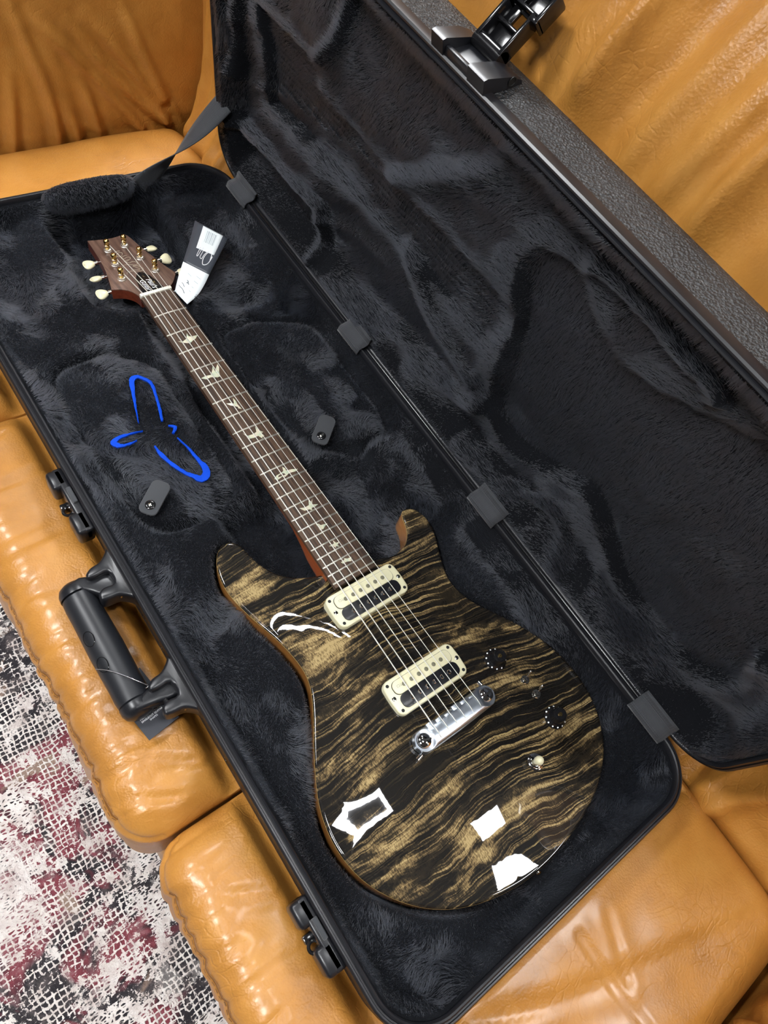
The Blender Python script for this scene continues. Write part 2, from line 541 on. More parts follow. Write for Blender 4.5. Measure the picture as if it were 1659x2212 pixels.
def m_rug():
    t = NT('distressed_rug_pile')
    tc = t.n.new('ShaderNodeTexCoord')
    vec = tc.outputs['Object']
    x, y, z = t.sep(vec)
    def vn(scale, rnd, feature='DISTANCE_TO_EDGE', stretch=(1, 1, 1)):
        nd = t.n.new('ShaderNodeTexVoronoi'); nd.feature = feature
        nd.inputs['Scale'].default_value = scale; nd.inputs['Randomness'].default_value = rnd
        t.link(t.coord(scale=stretch), nd.inputs['Vector']); return nd.outputs['Distance']
    jit = t.noise(vec, 60, 3, 0.6)
    # open weave: square dark or coloured cells in a cream ground, 11 mm pitch
    dx = t.math('MULTIPLY', t.math('SUBTRACT', t.noise(vec, 38, 2, 0.5), 0.5), 0.013)
    dy = t.math('MULTIPLY', t.math('SUBTRACT', t.noise(t.coord(loc=(3, 3, 3)), 38, 2, 0.5), 0.5), 0.013)
    gx = t.math('ABSOLUTE', t.math('SUBTRACT', t.math('FRACT', t.math('MULTIPLY', t.math('ADD', x, dx), 128)), 0.5))
    gy = t.math('ABSOLUTE', t.math('SUBTRACT', t.math('FRACT', t.math('MULTIPLY', t.math('ADD', y, dy), 128)), 0.5))
    box = t.math('ADD', t.math('MAXIMUM', gx, gy), t.math('MULTIPLY', t.math('SUBTRACT', t.noise(vec, 210, 2, 0.6), 0.5), 0.55))
    cell = t.val(box, 0.40, 0.32)
    net2 = t.math('ADD', vn(190, 0.9, stretch=(0.6, 1.3, 1)), t.math('MULTIPLY', t.math('SUBTRACT', jit, 0.5), 0.5))
    cell2 = t.val(net2, 0.16, 0.26)
    pick = t.val(t.noise(t.coord(loc=(9, 2, 1)), 9, 3, 0.6), 0.44, 0.52)
    cells = t.math('ADD', t.math('MULTIPLY', cell, pick), t.math('MULTIPLY', cell2, t.math('SUBTRACT', 1.0, pick)))
    cloud = t.noise(vec, 6.0, 4, 0.6, 0.9)
    cloud2 = t.noise(t.coord(loc=(3, 1, 0)), 9.0, 5, 0.65, 0.9)
    tone = t.noise(t.coord(loc=(7, 4, 0)), 35, 4, 0.7)
    cream = t.ramp(tone, [(0.3, (0.62, 0.53, 0.50)), (0.58, (0.93, 0.89, 0.86))])
    red = t.ramp(tone, [(0.3, (0.40, 0.20, 0.22)), (0.5, (0.25, 0.05, 0.07)), (0.7, (0.13, 0.022, 0.035))])
    dark = t.ramp(tone, [(0.3, (0.14, 0.12, 0.12)), (0.5, (0.03, 0.026, 0.032)), (0.7, (0.012, 0.011, 0.016))])
    isred = t.val(cloud, 0.52, 0.57)
    islight = t.val(cloud2, 0.50, 0.60)
    istan = t.val(t.noise(t.coord(loc=(1, 6, 2)), 9, 4, 0.6, 0.6), 0.60, 0.64)
    fill = t.mix(isred, dark, red)
    fill = t.mix(istan, fill, (0.34, 0.24, 0.19))
    strength = t.math('SUBTRACT', 1.0, t.math('MULTIPLY', islight, 0.45))
    worn = t.val(t.noise(t.coord(loc=(5, 5, 8)), 26, 5, 0.75), 0.54, 0.60)
    strength = t.math('MULTIPLY', strength, t.math('SUBTRACT', 1.0, t.math('MULTIPLY', worn, 0.9)))
    solid = t.math('MULTIPLY', t.val(t.noise(t.coord(loc=(2, 2, 5)), 34, 5, 0.75), 0.52, 0.56), t.math('MAXIMUM', isred, 0.95))
    fac = t.val(t.math('MULTIPLY', t.math('MAXIMUM', cells, solid), strength), 0.28, 0.62)
    col = t.mix(fac, cream, fill)
    h = t.math('ADD', t.noise(vec, 420, 2), t.math('MULTIPLY', cells, -0.6))
    t.set(Base_Color=col, Roughness=0.95, Normal=t.bump(h, 0.7, 0.003), Sheen_Weight=0.15)
    return t.m
M['rug'] = m_rug()
M['wall'] = simple('grey_wall_paint', (0.16, 0.16, 0.16), 0.8)
M['ceiling'] = simple('grey_ceiling_paint', (0.13, 0.13, 0.135), 0.85)

def m_floor():
    t = NT('oak_floor')
    n = t.noise(t.coord(scale=(4, 60, 1)), 1.0, 4, 0.6)
    t.set(Base_Color=t.ramp(n, [(0.3, (0.26, 0.17, 0.10)), (0.7, (0.38, 0.26, 0.16))]), Roughness=0.45)
    return t.m
M['floor'] = m_floor()

def m_lamp():
    t = NT('luminous_panel')
    t.set(Base_Color=(0.9, 0.9, 0.9), Emission_Color=(0.97, 0.985, 1.0), Emission_Strength=LIGHT)
    return t.m
M['lamp'] = m_lamp()

# ================================================================== the room
FLOOR = -440.0
def plane(name, pts, mat):
    m = MB(); m.add(pts, [[0, 1, 2, 3]])
    o = m.build(name, mat, None, smooth=False)
    return tag(o, kind='structure')
X0, X1, Y0, Y1, ZC = -3200, 2000, -3600, 2600, CEIL * 1000
def slab(name, c, s, mat):
    o = MB().box(c, s).build(name, mat, None, smooth=False)
    return tag(o, kind='structure')
slab('floor', ((X0 + X1) / 2, (Y0 + Y1) / 2, FLOOR - 30), (X1 - X0, Y1 - Y0, 60), M['floor'])
slab('ceiling', ((X0 + X1) / 2, (Y0 + Y1) / 2, ZC + 30), (X1 - X0, Y1 - Y0, 60), M['ceiling'])
slab('wall_back', (X1 + 30, (Y0 + Y1) / 2, (ZC + FLOOR) / 2), (60, Y1 - Y0, ZC - FLOOR), M['wall'])
slab('wall_front', (X0 - 30, (Y0 + Y1) / 2, (ZC + FLOOR) / 2), (60, Y1 - Y0, ZC - FLOOR), M['wall'])
slab('wall_left', ((X0 + X1) / 2, Y1 + 30, (ZC + FLOOR) / 2), (X1 - X0, 60, ZC - FLOOR), M['wall'])
slab('wall_right', ((X0 + X1) / 2, Y0 - 30, (ZC + FLOOR) / 2), (X1 - X0, 60, ZC - FLOOR), M['wall'])

for px, py, w, l in PANELS:
    r = root('ceiling_light', (px, py, CEIL))
    tag(r, 'square white LED panel light out of view on the ceiling above the sofa', 'light', 'ceiling panel lights')
    w, l = w * 1000, l * 1000
    if w < 50: r['label'] = 'slim white LED tube light on the ceiling above the sofa'; r['group'] = 'ceiling tube lights'
    f = MB()
    for cx, cy, sx, sy in ((0, l / 2 + 8, w + 32, 16), (0, -l / 2 - 8, w + 32, 16), (w / 2 + 8, 0, 16, l), (-w / 2 - 8, 0, 16, l)):
        f.box((px * 1000 + cx, py * 1000 + cy, ZC - 12), (sx, sy, 24), bev=2)
    f.build('frame', M['white_print'], r)
    if abs(px + 0.07) < 1e-6:      # square ring luminaire
        d = MB(); b = 0.2 * w
        for cx, cy, sx, sy in ((0, l / 2 - b / 2, w, b), (0, -l / 2 + b / 2, w, b), (w / 2 - b / 2, 0, b, l - 2 * b), (-w / 2 + b / 2, 0, b, l - 2 * b)):
            d.box((px * 1000 + cx, py * 1000 + cy, ZC - 9), (sx, sy, 10))
        d.build('diffuser', M['lamp'], r, smooth=False)
        r['label'] = 'square ring-shaped white LED light on the ceiling above the sofa'
        del r['group']
    else:
        MB().box((px * 1000, py * 1000, ZC - 9), (w, l, 10)).build('diffuser', M['lamp'], r, smooth=False)

# rug on the floor
m = MB()
m.prism(rrect(-2300, -2300, 900, 1500, 12, 3), FLOOR, FLOOR + 12, bev=4)
rug = m.build('rug', M['rug'])
tag(rug, 'distressed cream, wine red and black patterned rug on the floor', 'rug')

# ================================================================== sofa
sofa = root('leather_sofa', (0.12, -0.33, FLOOR * MM))
tag(sofa, 'tan orange leather sofa with wrinkled seat and back cushions', 'sofa')
CX0, CX1, CY0, CY1 = -210.0, 198.0, -848.0, 204.0     # footprint of the guitar case

def rounded_box(x0, x1, y0, y1, z0, z1, r, step):
    """rounded box as six welded grids -> (N,3) coords, faces"""
    hx, hy, hz = (x1 - x0) / 2, (y1 - y0) / 2, (z1 - z0) / 2
    def ax(h):
        # denser near the rounded edges
        a = np.linspace(-(h - r), h - r, max(2, int(2 * (h - r) / step)))
        t = np.linspace(0, math.pi / 4, 11)[1:]
        e = (h - r) + r * np.tan(t)
        return np.concatenate([-e[::-1], a, e])
    A, B, Cc = ax(hx), ax(hy), ax(hz)
    co = {}; faces = []
    V = []
    def vid(p):
        k = tuple(np.round(p, 4))
        if k not in co:
            co[k] = len(V); V.append(p)
        return co[k]
    def face(U, W, fn, flip):
        ids = [[vid(fn(u, w)) for w in W] for u in U]
        for i in range(len(U) - 1):
            for j in range(len(W) - 1):
                q = [ids[i][j], ids[i + 1][j], ids[i + 1][j + 1], ids[i][j + 1]]
                faces.append(q[::-1] if flip else q)
    face(A, B, lambda u, w: (u, w, hz), False); face(A, B, lambda u, w: (u, w, -hz), True)
    face(A, Cc, lambda u, w: (u, -hy, w), False); face(A, Cc, lambda u, w: (u, hy, w), True)
    face(B, Cc, lambda u, w: (hx, u, w), False); face(B, Cc, lambda u, w: (-hx, u, w), True)
    P = np.array(V)
    inn = np.clip(P, [-(hx - r), -(hy - r), -(hz - r)], [hx - r, hy - r, hz - r])
    d = P - inn
    L = np.linalg.norm(d, axis=1, keepdims=True); L[L == 0] = 1
    P = inn + d / L * r
    N = d / L
    P += [(x0 + x1) / 2, (y0 + y1) / 2, (z0 + z1) / 2]
    return P, N, faces

def case_press(x, y):
    """0 under the guitar case, 1 away from it"""
    ex = np.maximum(np.maximum(CX0 - x, x - CX1), np.maximum(CY0 - y, y - CY1))
    return sstep(-4, 16, ex)

SEAT = 33.0
CREASES = [[(-330, -250), (-302, -247), (-263, -245), (-205, -238)], [(-330, -320), (-293, -318), (-240, -326)], [(-330, -407), (-293, -403), (-271, -404), (-225, -413)],
           [(-325, -455), (-288, -454), (-262, -455)], [(-320, -486), (-278, -492), (-245, -500)], [(-315, -503), (-283, -509), (-265, -514), (-243, -530), (-205, -548)], [(-330, -170), (-270, -166), (-238, -162), (-203, -154)],
           [(-330, -210), (-296, -206), (-262, -208)], [(-330, -285), (-300, -284), (-275, -280)], [(-330, -362), (-304, -360), (-270, -366)], [(-328, -430), (-300, -430), (-280, -427)], [(-312, -528), (-290, -540), (-262, -556)],
           [(-310, -630), (-277, -643), (-255, -639), (-222, -640)], [(-312, -652), (-278, -650), (-254, -663), (-205, -690)], [(-330, -733), (-294, -732), (-256, -732), (-215, -737)],
           [(-320, -690), (-296, -692), (-270, -700)], [(-325, -765), (-300, -768), (-272, -764)], [(-325, -800), (-298, -806), (-262, -806)], [(1, -885), (1, -905), (2, -940), (6, -1000)], [(40, -890), (28, -918), (14, -950)], [(-335, -40), (-280, -30), (-215, -38)], [(-335, -100), (-290, -104), (-240, -96)]]
def seat_cushion(y0, y1, xf, seed, crown=8):
    P, N, F = rounded_box(xf, 232, y0, y1, -150, SEAT, 40, 5.5)
    x, y, z = P[:, 0].copy(), P[:, 1].copy(), P[:, 2].copy()
    up = sstep(-0.1, 0.9, N[:, 2])
    t = (y - y0) / (y1 - y0)
    # plump crown and gathered folds running in from the front seam
    P[:, 2] += up * crown * (np.sin(np.pi * np.clip(t, 0, 1)) - 0.7)
    fr = np.exp(-np.clip(x - xf - 12, 0, None) / 62.0) * sstep(-0.3, 0.3, N[:, 2])
    warp = y + 22 * vnoise(x / 60, y / 90, seed + 3) + (x - xf) * 0.22
    fold = -np.exp(-np.abs(vnoise(warp / 24.0, x / 400, seed)) / 0.07)
    fold = fold + 0.5 * (0.4 - 2 * np.abs(vnoise(warp / 30.0, x / 300, seed + 13)))
    fold2 = -np.abs(vnoise(warp / 60.0, x / 500, seed + 9)) * 2 + 0.4
    P += N * (fr * (fold * 3.0 + fold2 * 3.2))[:, None]
    # single deep creases that start at the front seam
    for L in CREASES:
        cy_ = np.mean([p[1] for p in L])
        if not (y0 - 20 < cy_ < y1 + 20): continue
        L = spline(L, 4, False)
        ok = (np.abs(y - cy_) < 95)
        d = np.full(len(x), 1e3); d[ok] = seg_dist(x[ok], y[ok], L)
        g_ = (-2.8 * np.exp(-(d / 2.8) ** 2) + 1.2 * np.exp(-((d - 8.5) / 5.5) ** 2)) * sstep(-0.5, 0.2, N[:, 2]) * (0.45 if cy_ < -845 else 1.0)
        P += N * g_[:, None]
    # long soft creases over the top
    cr = np.exp(-(vnoise((y + 0.35 * x) / 95, x / 330, seed + 5) / 0.045) ** 2)
    P[:, 2] -= up * cr * 3.4
    P[:, 2] += up * 5 * fbm(x / 110, y / 110, seed + 7, 2)
    # front face bellies out, and the leather dips below the case
    P[:, 0] -= (1 - up) * 6 * fbm(y / 80, z / 60, seed + 2, 2) * (N[:, 0] < -0.3)
    k = case_press(P[:, 0], P[:, 1])
    P[:, 2] = np.where((N[:, 2] > 0.3), P[:, 2] * k + (-1.5) * (1 - k), P[:, 2])
    # stitched seam sunk along the front edge
    front_v = N[:, 0] < -0.2
    P -= N * (3.2 * np.exp(-((N[:, 2] - 0.31) / 0.10) ** 2) * front_v)[:, None]
    sc_ = np_mesh('seat_cushion', P, F, M['leather'], sofa)
    lv = np.unique(np.round(N[(np.abs(N[:, 1]) < 0.02) & front_v, 2], 4))
    t_ = lv[np.argmin(np.abs(lv - 0.31))]
    pick = np.where((np.abs(N[:, 2] - t_) < 1e-3) & (N[:, 0] < -0.2) & (np.abs(N[:, 1]) < 0.02))[0]
    pick = pick[np.argsort(P[pick, 1])]
    MB().tube([Vector(P[i] + N[i] * 0.3) for i in pick], 1.3, 6).build('seam', M['leather_dark'], sc_)
    # stitches on both sides of the seam
    for tt in (0.42, 0.20):
        t2 = lv[np.argmin(np.abs(lv - tt))]
        pk = np.where((np.abs(N[:, 2] - t2) < 1e-3) & (N[:, 0] < -0.2) & (np.abs(N[:, 1]) < 0.02))[0]
        pk = pk[np.argsort(P[pk, 1])]
        yy_ = P[pk, 1]; ys_ = np.arange(yy_[0], yy_[-1], 6.5)
        m = MB()
        for y_ in ys_:
            a_, b_ = [Vector((np.interp(q, yy_, P[pk, 0] + N[pk, 0] * 0.4), q, np.interp(q, yy_, P[pk, 2] + N[pk, 2] * 0.4))) for q in (y_, y_ + 4.0)]
            m.tube([a_, b_], 0.55, 4)
        tag(m.build('stitching', M['thread'], sc_), kind='stuff')
seat_cushion(-581, -63, -319, 3)
seat_cushion(-1046, -584, -309, 21)
seat_cushion(-61, 388, -322, 41)

# back cushions: a profile in x, z swept along y and pinched at the seams
PROF = [(246, -60), (232, -10), (222, 30), (240, 60), (262, 110), (262, 180), (256, 260), (246, 340), (238, 410), (240, 470), (252, 530), (276, 590), (314, 650), (372, 700), (440, 720), (510, 700), (545, 640), (552, 500), (556, 200), (556, -60)]
def back_cushion(y0, y1, seed):
    prof = np.array(spline(PROF, 6, False))
    # lid does not press at the head end, so the leather bulges there
    n_y = max(12, int((y1 - y0) / 5))
    e = np.linspace(0, 1, n_y); e = 0.5 - 0.5 * np.cos(np.pi * e) * (1 - 0.35 * np.sin(np.pi * e) ** 2)
    ys = y0 + (y1 - y0) * e
    Yg, Ig = np.meshgrid(ys, np.arange(len(prof)), indexing='ij')
    px = prof[:, 0][None, :].repeat(n_y, 0).copy(); pz = prof[:, 1][None, :].repeat(n_y, 0).copy()
    tx = np.gradient(prof[:, 0]); tz = np.gradient(prof[:, 1]); L = np.hypot(tx, tz)
    nx = (-tz / L)[None, :]; nz = (tx / L)[None, :]
    dd = np.minimum(Yg - y0, y1 - Yg)
    pinch = -34 * np.exp(-dd / 16.0) - 6 * np.exp(-dd / 60.0)
    front = (Ig < len(prof) * 0.68)
    bulge = np.where(Yg > CY1 + 12, sstep(CY1 + 12, CY1 + 60, Yg) * 14, 0) + np.where(Yg < CY0 - 12, sstep(-CY0 + 12, -CY0 + 60, -Yg) * 16, 0)
    bulge = bulge * sstep(40, 110, pz) * (1 - sstep(380, 520, pz))
    wy = Yg + 26 * vnoise(Yg / 120, pz / 130, seed + 1) + 0.12 * pz
    folds = (0.5 - 2 * np.abs(vnoise(wy / 46, pz / 420, seed))) * 5.0 + (0.5 - 2 * np.abs(vnoise(wy / 110, pz / 500, seed + 4))) * 7.0
    vf = np.zeros_like(pz)
    for yc_, w_v, a_v in ((-290, 9, 10), (-330, 16, -7), (-405, 12, 8), (-446, 10, 9), (-480, 18, -6), (-360, 12, 5), (-540, 12, 8), (-190, 14, 7), (-230, 16, -6), (-130, 12, 6), (235, 8, 7), (262, 7, 8), (300, 9, 8), (335, 8, 6), (-900, 10, 6), (-960, 12, 7)):
        c_ = yc_ - 0.16 * (pz - 450) * (yc_ < 200) - 0.10 * (pz - 100) * (yc_ > 200) + 8 * vnoise(pz / 90, pz * 0 + yc_, seed)
        vf = vf + a_v * np.exp(-((Yg - c_) / w_v) ** 2)
    folds = folds * 0.6 + vf * 1.0
    edge = np.exp(-np.abs(pz - 25) / 90.0) + 0.62 + 0.5 * sstep(420, 560, pz)
    disp = pinch + bulge + np.where(front, 1.35 * folds * np.clip(edge + 0.15, 0, 1.2), 0) + 6 * fbm(Yg / 130, pz / 130, seed + 6, 2)
    X = px + nx * disp; Z = pz + nz * disp
    # the leather gives way to the back of the lid
    touch = (Yg > CY0 - 14) & (Yg < CY1 + 14) & (Z > 5) & (Z < 500) & (X < 420)
    X = np.where(touch, np.maximum(X, 202.2 + 78.5 - 0.1237 * (Z - 86.5)), X)
    co = np.stack([X, Yg, Z], -1).reshape(-1, 3)
    F = grid_faces(n_y, len(prof))
    nv = len(prof)
    F.append([j for j in range(nv)]); F.append([(n_y - 1) * nv + j for j in range(nv)][::-1])
    np_mesh('back_cushion', co, F, M['leather'], sofa, flip=False)
back_cushion(-62, 384, 5)
back_cushion(-582, -64, 15)
back_cushion(-1046, -584, 25)

# arms
def arm(sign, ybase, seed):
    prof = [(ybase + sign * 10, -150), (ybase, 0), (ybase - sign * 3, 40), (ybase + sign * 1, 100), (ybase + sign * 10, 180), (ybase + sign * 26, 260), (ybase + sign * 55, 330), (ybase + sign * 110, 372), (ybase + sign * 180, 372), (ybase + sign * 236, 330), (ybase + sign * 256, 240), (ybase + sign * 258, 60), (ybase + sign * 258, -300)]
    prof = np.array(spline(prof, 14, False))
    xs = np.concatenate([np.linspace(-345, -315, 6), np.linspace(-305, 236, 130), np.linspace(240, 556, 14)])
    Xg, Ig = np.meshgrid(xs, np.arange(len(prof)), indexing='ij')
    py = prof[:, 0][None, :].repeat(len(xs), 0); pz = prof[:, 1][None, :].repeat(len(xs), 0)
    ty = np.gradient(prof[:, 0]); tz = np.gradient(prof[:, 1]); L = np.hypot(ty, tz)
    ny = (-tz / L)[None, :] * sign * sign; nz = (ty / L)[None, :]
    if sign > 0: ny, nz = -tz[None, :] / L, ty[None, :] / L
    else: ny, nz = tz[None, :] / L, -ty[None, :] / L
    # folds fan out of the corner between arm, seat and back
    ang = np.arctan2(pz + 30, 262 - Xg); rad = np.hypot(262 - Xg, pz + 30)
    folds = (0.5 - 2 * np.abs(vnoise(ang * 7.5 + 0.4 * vnoise(rad / 90, ang * 3, seed), rad / 600, seed))) * 18
    fan = np.zeros_like(pz)
    for L in ([(206, 30), (149, 122), (96, 185)], [(212, 18), (168, 59), (119, 112), (70, 176)], [(162, 20), (117, 84), (60, 150), (20, 190)], [(96, 16), (84, 74), (70, 130)], [(30, 14), (27, 89), (8, 170), (-5, 230)], [(-37, 14), (-28, 69), (-18, 140)], [(205, 60), (171, 140), (145, 205)], [(60, 20), (52, 60), (44, 96)]):
        L = spline(L, 4, False)
        d = seg_dist(Xg, pz, L)
        tip = np.clip(np.hypot(Xg - L[-1][0], pz - L[-1][1]) / 60, 0, 1)
        fan = fan + tip * (7.0 * np.exp(-(d / 7.0) ** 2) - 3.0 * np.exp(-((d - 14) / 7.0) ** 2))
    inner = 1.0 * (Ig < len(prof) * 0.55)
    endp = -26 * np.exp(-np.abs(Xg + 345) / 12.0)
    disp = (0.3 * folds * np.exp(-rad / 420) + fan) * inner + 9 * fbm(Xg / 140, pz / 140, seed + 3, 2) * inner + endp + 8 * np.sin(np.clip(pz / 330, 0, 1) * np.pi) * inner
    co = np.stack([Xg, py + ny * disp, pz + nz * disp], -1).reshape(-1, 3)
    F = grid_faces(len(xs), len(prof)); nv = len(prof)
    F.append(list(range(nv))); F.append([(len(xs) - 1) * nv + j for j in range(nv)][::-1])
    o = np_mesh('armrest', co, F, M['leather'], sofa)
arm(1, 388, 8)
arm(-1, -1052, 18)
# frame below the cushions, and feet
MB().box((130, -330, -255), (840, 1900, 220), bev=18).build('sofa_base', M['leather'], sofa)
for fx in (-240, 500):
    for fy in (-1180, 520):
        MB().lathe([(22, -440), (24, -436), (30, -362), (30, -350)], 16, Matrix.Translation((fx, fy, 12.2))).build('foot', M['gloss_black'], sofa)

# ================================================================== guitar case
BX0, BX1, BY0, BY1, RIM = -202.0, 188.0, -840.0, 196.0, 86.5
LW = BX1 - BX0
case = root('guitar_case', ((BX0 + BX1) / 2 * MM, (BY0 + BY1) / 2 * MM, 0.0))
tag(case, 'open black hard guitar case lined with black plush, lid leaning on the sofa back', 'guitar case')
TH = math.radians(97.05)
EL = Vector((math.cos(TH), 0, math.sin(TH))); NL = Vector((-math.sin(TH), 0, math.cos(TH)))
OL = Vector((202.2, 0, RIM))
ML = Matrix(((EL.x, 0, NL.x, OL.x), (EL.y, 1, NL.y, OL.y), (EL.z, 0, NL.z, OL.z), (0, 0, 0, 1)))

def base_path(o_): return rrect(BX0 - o_, BY0 - o_, BX1 + o_, BY1 + o_, max(6, 46 + o_), 12)
def lid_path(o_): return rrect(0 - o_, BY0 - o_, LW + o_, BY1 + o_, max(6, 46 + o_), 12)

v, f = sweep(base_path, [(7.0, 76), (7.4, 62), (7.2, 40), (5, 22), (-3, 8), (-16, 1.2), (-40, 0.0)], True)
v2, f2 = sweep(base_path, [(5.5, 76), (5.2, 40), (2, 22), (-6, 10), (-18, 4.5), (-40, 3.5)], True)
m = MB(); m.add(v, f); m.add(v2, f2)
m.build('base_shell', M['shell'], case, angle=60)
RIMPROF = [(6.0, 66), (9.0, 67), (10.2, 70), (10.2, 82.5), (8.6, 84.6), (7.2, 84.6), (6.6, 83.4), (5.2, 83.4), (4.6, 86.2), (3.2, 87.2), (1.6, 86.6), (0.6, 85), (0, 82), (0, 70), (6, 66)]
v, f = sweep(base_path, RIMPROF)
MB().add(v, f).build('base_rim', M['black_plastic'], case, angle=35)

v, f = sweep(lid_path, [(7.0, -11), (7.6, -30), (8.2, -48), (5, -60), (-4, -68), (-18, -72), (-60, -74)], True)
v2, f2 = sweep(lid_path, [(5.5, -11), (6, -46), (2, -56), (-8, -64), (-22, -68), (-60, -70)], True)
m = MB(); m.add(v, f, ML); m.add(v2, f2, ML)
m.build('lid_shell', M['shell'], case, angle=60)
LRIM = [(6.0, -14), (8.6, -13.5), (9.8, -11), (9.8, -3), (8.4, -1.2), (6.6, -1.2), (6.0, -2.4), (4.4, -2.4), (3.8, 0.2), (2.6, 1.0), (1.4, 0.4), (0.5, -1), (0, -4), (0, -16), (6, -14)]
v, f = sweep(lid_path, LRIM)
MB().add(v, f, ML).build('lid_rim', M['black_plastic'], case, angle=35)

# ---- plush lining of the base, a moulded height field
BODY = [(-29.5, -435.9), (-44.9, -430.5), (-58.3, -422.4), (-70.2, -412.2), (-79.0, -397.0), (-84.4, -382.2), (-86.2, -368.1), (-89.4, -355.8), (-95.5, -350.0), (-102.5, -349.2), (-110.5, -352.7), (-120.6, -365.4), (-126.8, -384.4), (-128.0, -404.0), (-124.5, -425.8), (-118.0, -450.8), (-110.6, -475.0), (-105.8, -500.0), (-104.6, -520.5), (-108.1, -537.0), (-117.5, -556.0), (-131.2, -578.1), (-148.5, -606.4), (-161.8, -632.0), (-168.9, -653.3), (-172.1, -677.8), (-169.9, -702.2), (-163.7, -723.0), (-151.2, -745.5), (-135.0, -765.5), (-116.7, -781.2), (-98.3, -792.0), (-75.4, -801.5), (-42.7, -809.8), (-11.8, -812.8), (19.5, -811.4), (54.5, -805.6), (88.6, -795.7), (115.0, -782.0), (136.0, -764.0), (151.2, -741.1), (158.5, -723.3), (163.4, -701.4), (163.6, -677.1), (159.6, -651.9), (152.5, -629.1), (143.7, -609.5), (133.4, -591.3), (121.8, -573.7), (110.1, -553.6), (103.0, -531.4), (103.4, -511.2), (112.8, -486.6), (125.5, -459.3), (130.0, -438.2), (125.4, -421.9), (116.6, -413.3), (107.9, -412.4), (103.6, -418.2), (99.2, -435.6), (90.2, -449.0), (77.2, -456.7), (61.2, -458.5), (53.0, -456.6), (40.0, -452.2), (28.0, -449.0), (0.0, -444.0)]
BODYS = spline(BODY, 8, True)
def even(poly, step, sig):
    """resample evenly and smooth a closed curve"""
    p = np.array(poly); p = np.vstack([p, p[:1]])
    L = np.concatenate([[0], np.cumsum(np.hypot(*np.diff(p, axis=0).T))])
    n = int(L[-1] / step); s_ = np.linspace(0, L[-1], n, endpoint=False)
    q = np.stack([np.interp(s_, L, p[:, 0]), np.interp(s_, L, p[:, 1])], -1)
    k = np.exp(-0.5 * (np.arange(-12, 13) / sig) ** 2); k /= k.sum()
    return [tuple(r_) for r_ in sum(np.roll(q, i, 0) * k[i + 12] for i in range(-12, 13))]
BODYS = even(BODYS, 3.0, 2.2)
PHI = 0.01204166
def g2w(p): return (math.cos(PHI) * p[0] - math.sin(PHI) * p[1], math.sin(PHI) * p[0] + math.cos(PHI) * p[1])
BODYW = [g2w(p) for p in BODYS[::3]]
FLAP_L = [(-163, -66), (-124, -57), (-88, -64), (-63, -82), (-53, -104), (-48, -188), (-50, -276), (-64, -300), (-100, -311), (-139, -309), (-160, -288), (-168, -220), (-172, -110)]
FLAP_L = spline(FLAP_L, 3, True)
FLAP_R = spline([(48, -86), (76, -80), (110, -80), (168, -112), (174, -160), (174, -250), (166, -304), (118, -313), (82, -300), (58, -278), (50, -230), (46, -150)], 3, True)
WELL = [(-60, 186), (74, 186), (82, 120), (80, 60), (68, 18), (38, -3), (-34, -3), (-62, 12), (-72, 40), (-66, 110)]
WELL = spline(WELL, 3, True)

def base_height(X, Y, fine=True):
    rect = rrect(BX0, BY0, BX1, BY1, 46, 6)
    e = sdf(X, Y, rect)
    bd = sdf(X, Y, BODYW)                       # + inside the guitar body
    H = np.full(X.shape, 62.0)
    # lower bout: the pad lies lower round the body
    low = 1 - sstep(-430, -330, Y)
    H = H - 15 * low
    # bed of the body, with a margin, and the dark pockets beside the neck heel
    H = H + (9 - H) * sstep(-9, 4, bd)
    pock = np.minimum(np.minimum(X + 84, 118 - X), np.minimum(-318 - Y, Y + 470))
    H = np.minimum(H, H + (20 - H) * sstep(-14, 12, pock))
    # neck channel
    nk = np.minimum(31 - np.abs(X - 1), np.minimum(-14 - Y, Y + 400))
    H = np.minimum(H, H + (36 - H) * sstep(-8, 5, nk))
    # plush pillows that hug the neck just below the nut
    for cx, cy, sx, sy, a in ((-38, -22, 13, 15, 10), (44, -24, 9, 13, 6)):
        H = H + a * np.exp(-((X - cx) / sx) ** 2 - ((Y - cy) / sy) ** 2)
    # headstock well
    H = np.minimum(H, H + (13 - H) * sstep(-9, 6, sdf(X, Y, WELL)))
    # accessory flaps: raised panels inside grooves
    for FL, lift in ((FLAP_L, 3.0), (FLAP_R, 2.0)):
        d = sdf(X, Y, FL)
        H = H - 13 * np.exp(-(d / 5.0) ** 2) + lift * sstep(4, 16, d)
    # sag towards the closed end of the left flap, dark hollow beyond the right flap
    H = H - 8 * np.exp(-((X + 80) / 36) ** 2 - ((Y + 296) / 20) ** 2)
    H = H - 26 * np.exp(-((X - 112) / 40) ** 2 - ((Y + 36) / 17) ** 2)
    H = H - 12 * np.exp(-((X - 150) / 30) ** 2 - ((Y + 75) / 12) ** 2)
    # pulled folds left of the headstock
    t = X * 0.35 + (Y - 90) * 0.94
    m_ = (1 - sstep(-60, -46, X)) * sstep(-30, 10, Y)
    H = H + m_ * 4.0 * np.sin((X * 0.97 - Y * 0.22 + 14 * vnoise(X / 60, Y / 60, 4)) / 11.0)
    # soft lumps
    H = H + 5.0 * fbm(X / 50, Y / 64, 31, 3) + 1.2 * fbm(X / 16, Y / 20, 37, 2)
    # the lining turns up to the rim
    up = 1 - sstep(0, 20, e)
    H = H + (80.5 - H) * up ** 1.3
    return np.minimum(H, 81)

gx = np.linspace(BX0 + 0.3, BX1 - 0.3, 170); gy = np.linspace(BY0 + 0.3, BY1 - 0.3, 440)
Xg, Yg = np.meshgrid(gx, gy, indexing='ij')
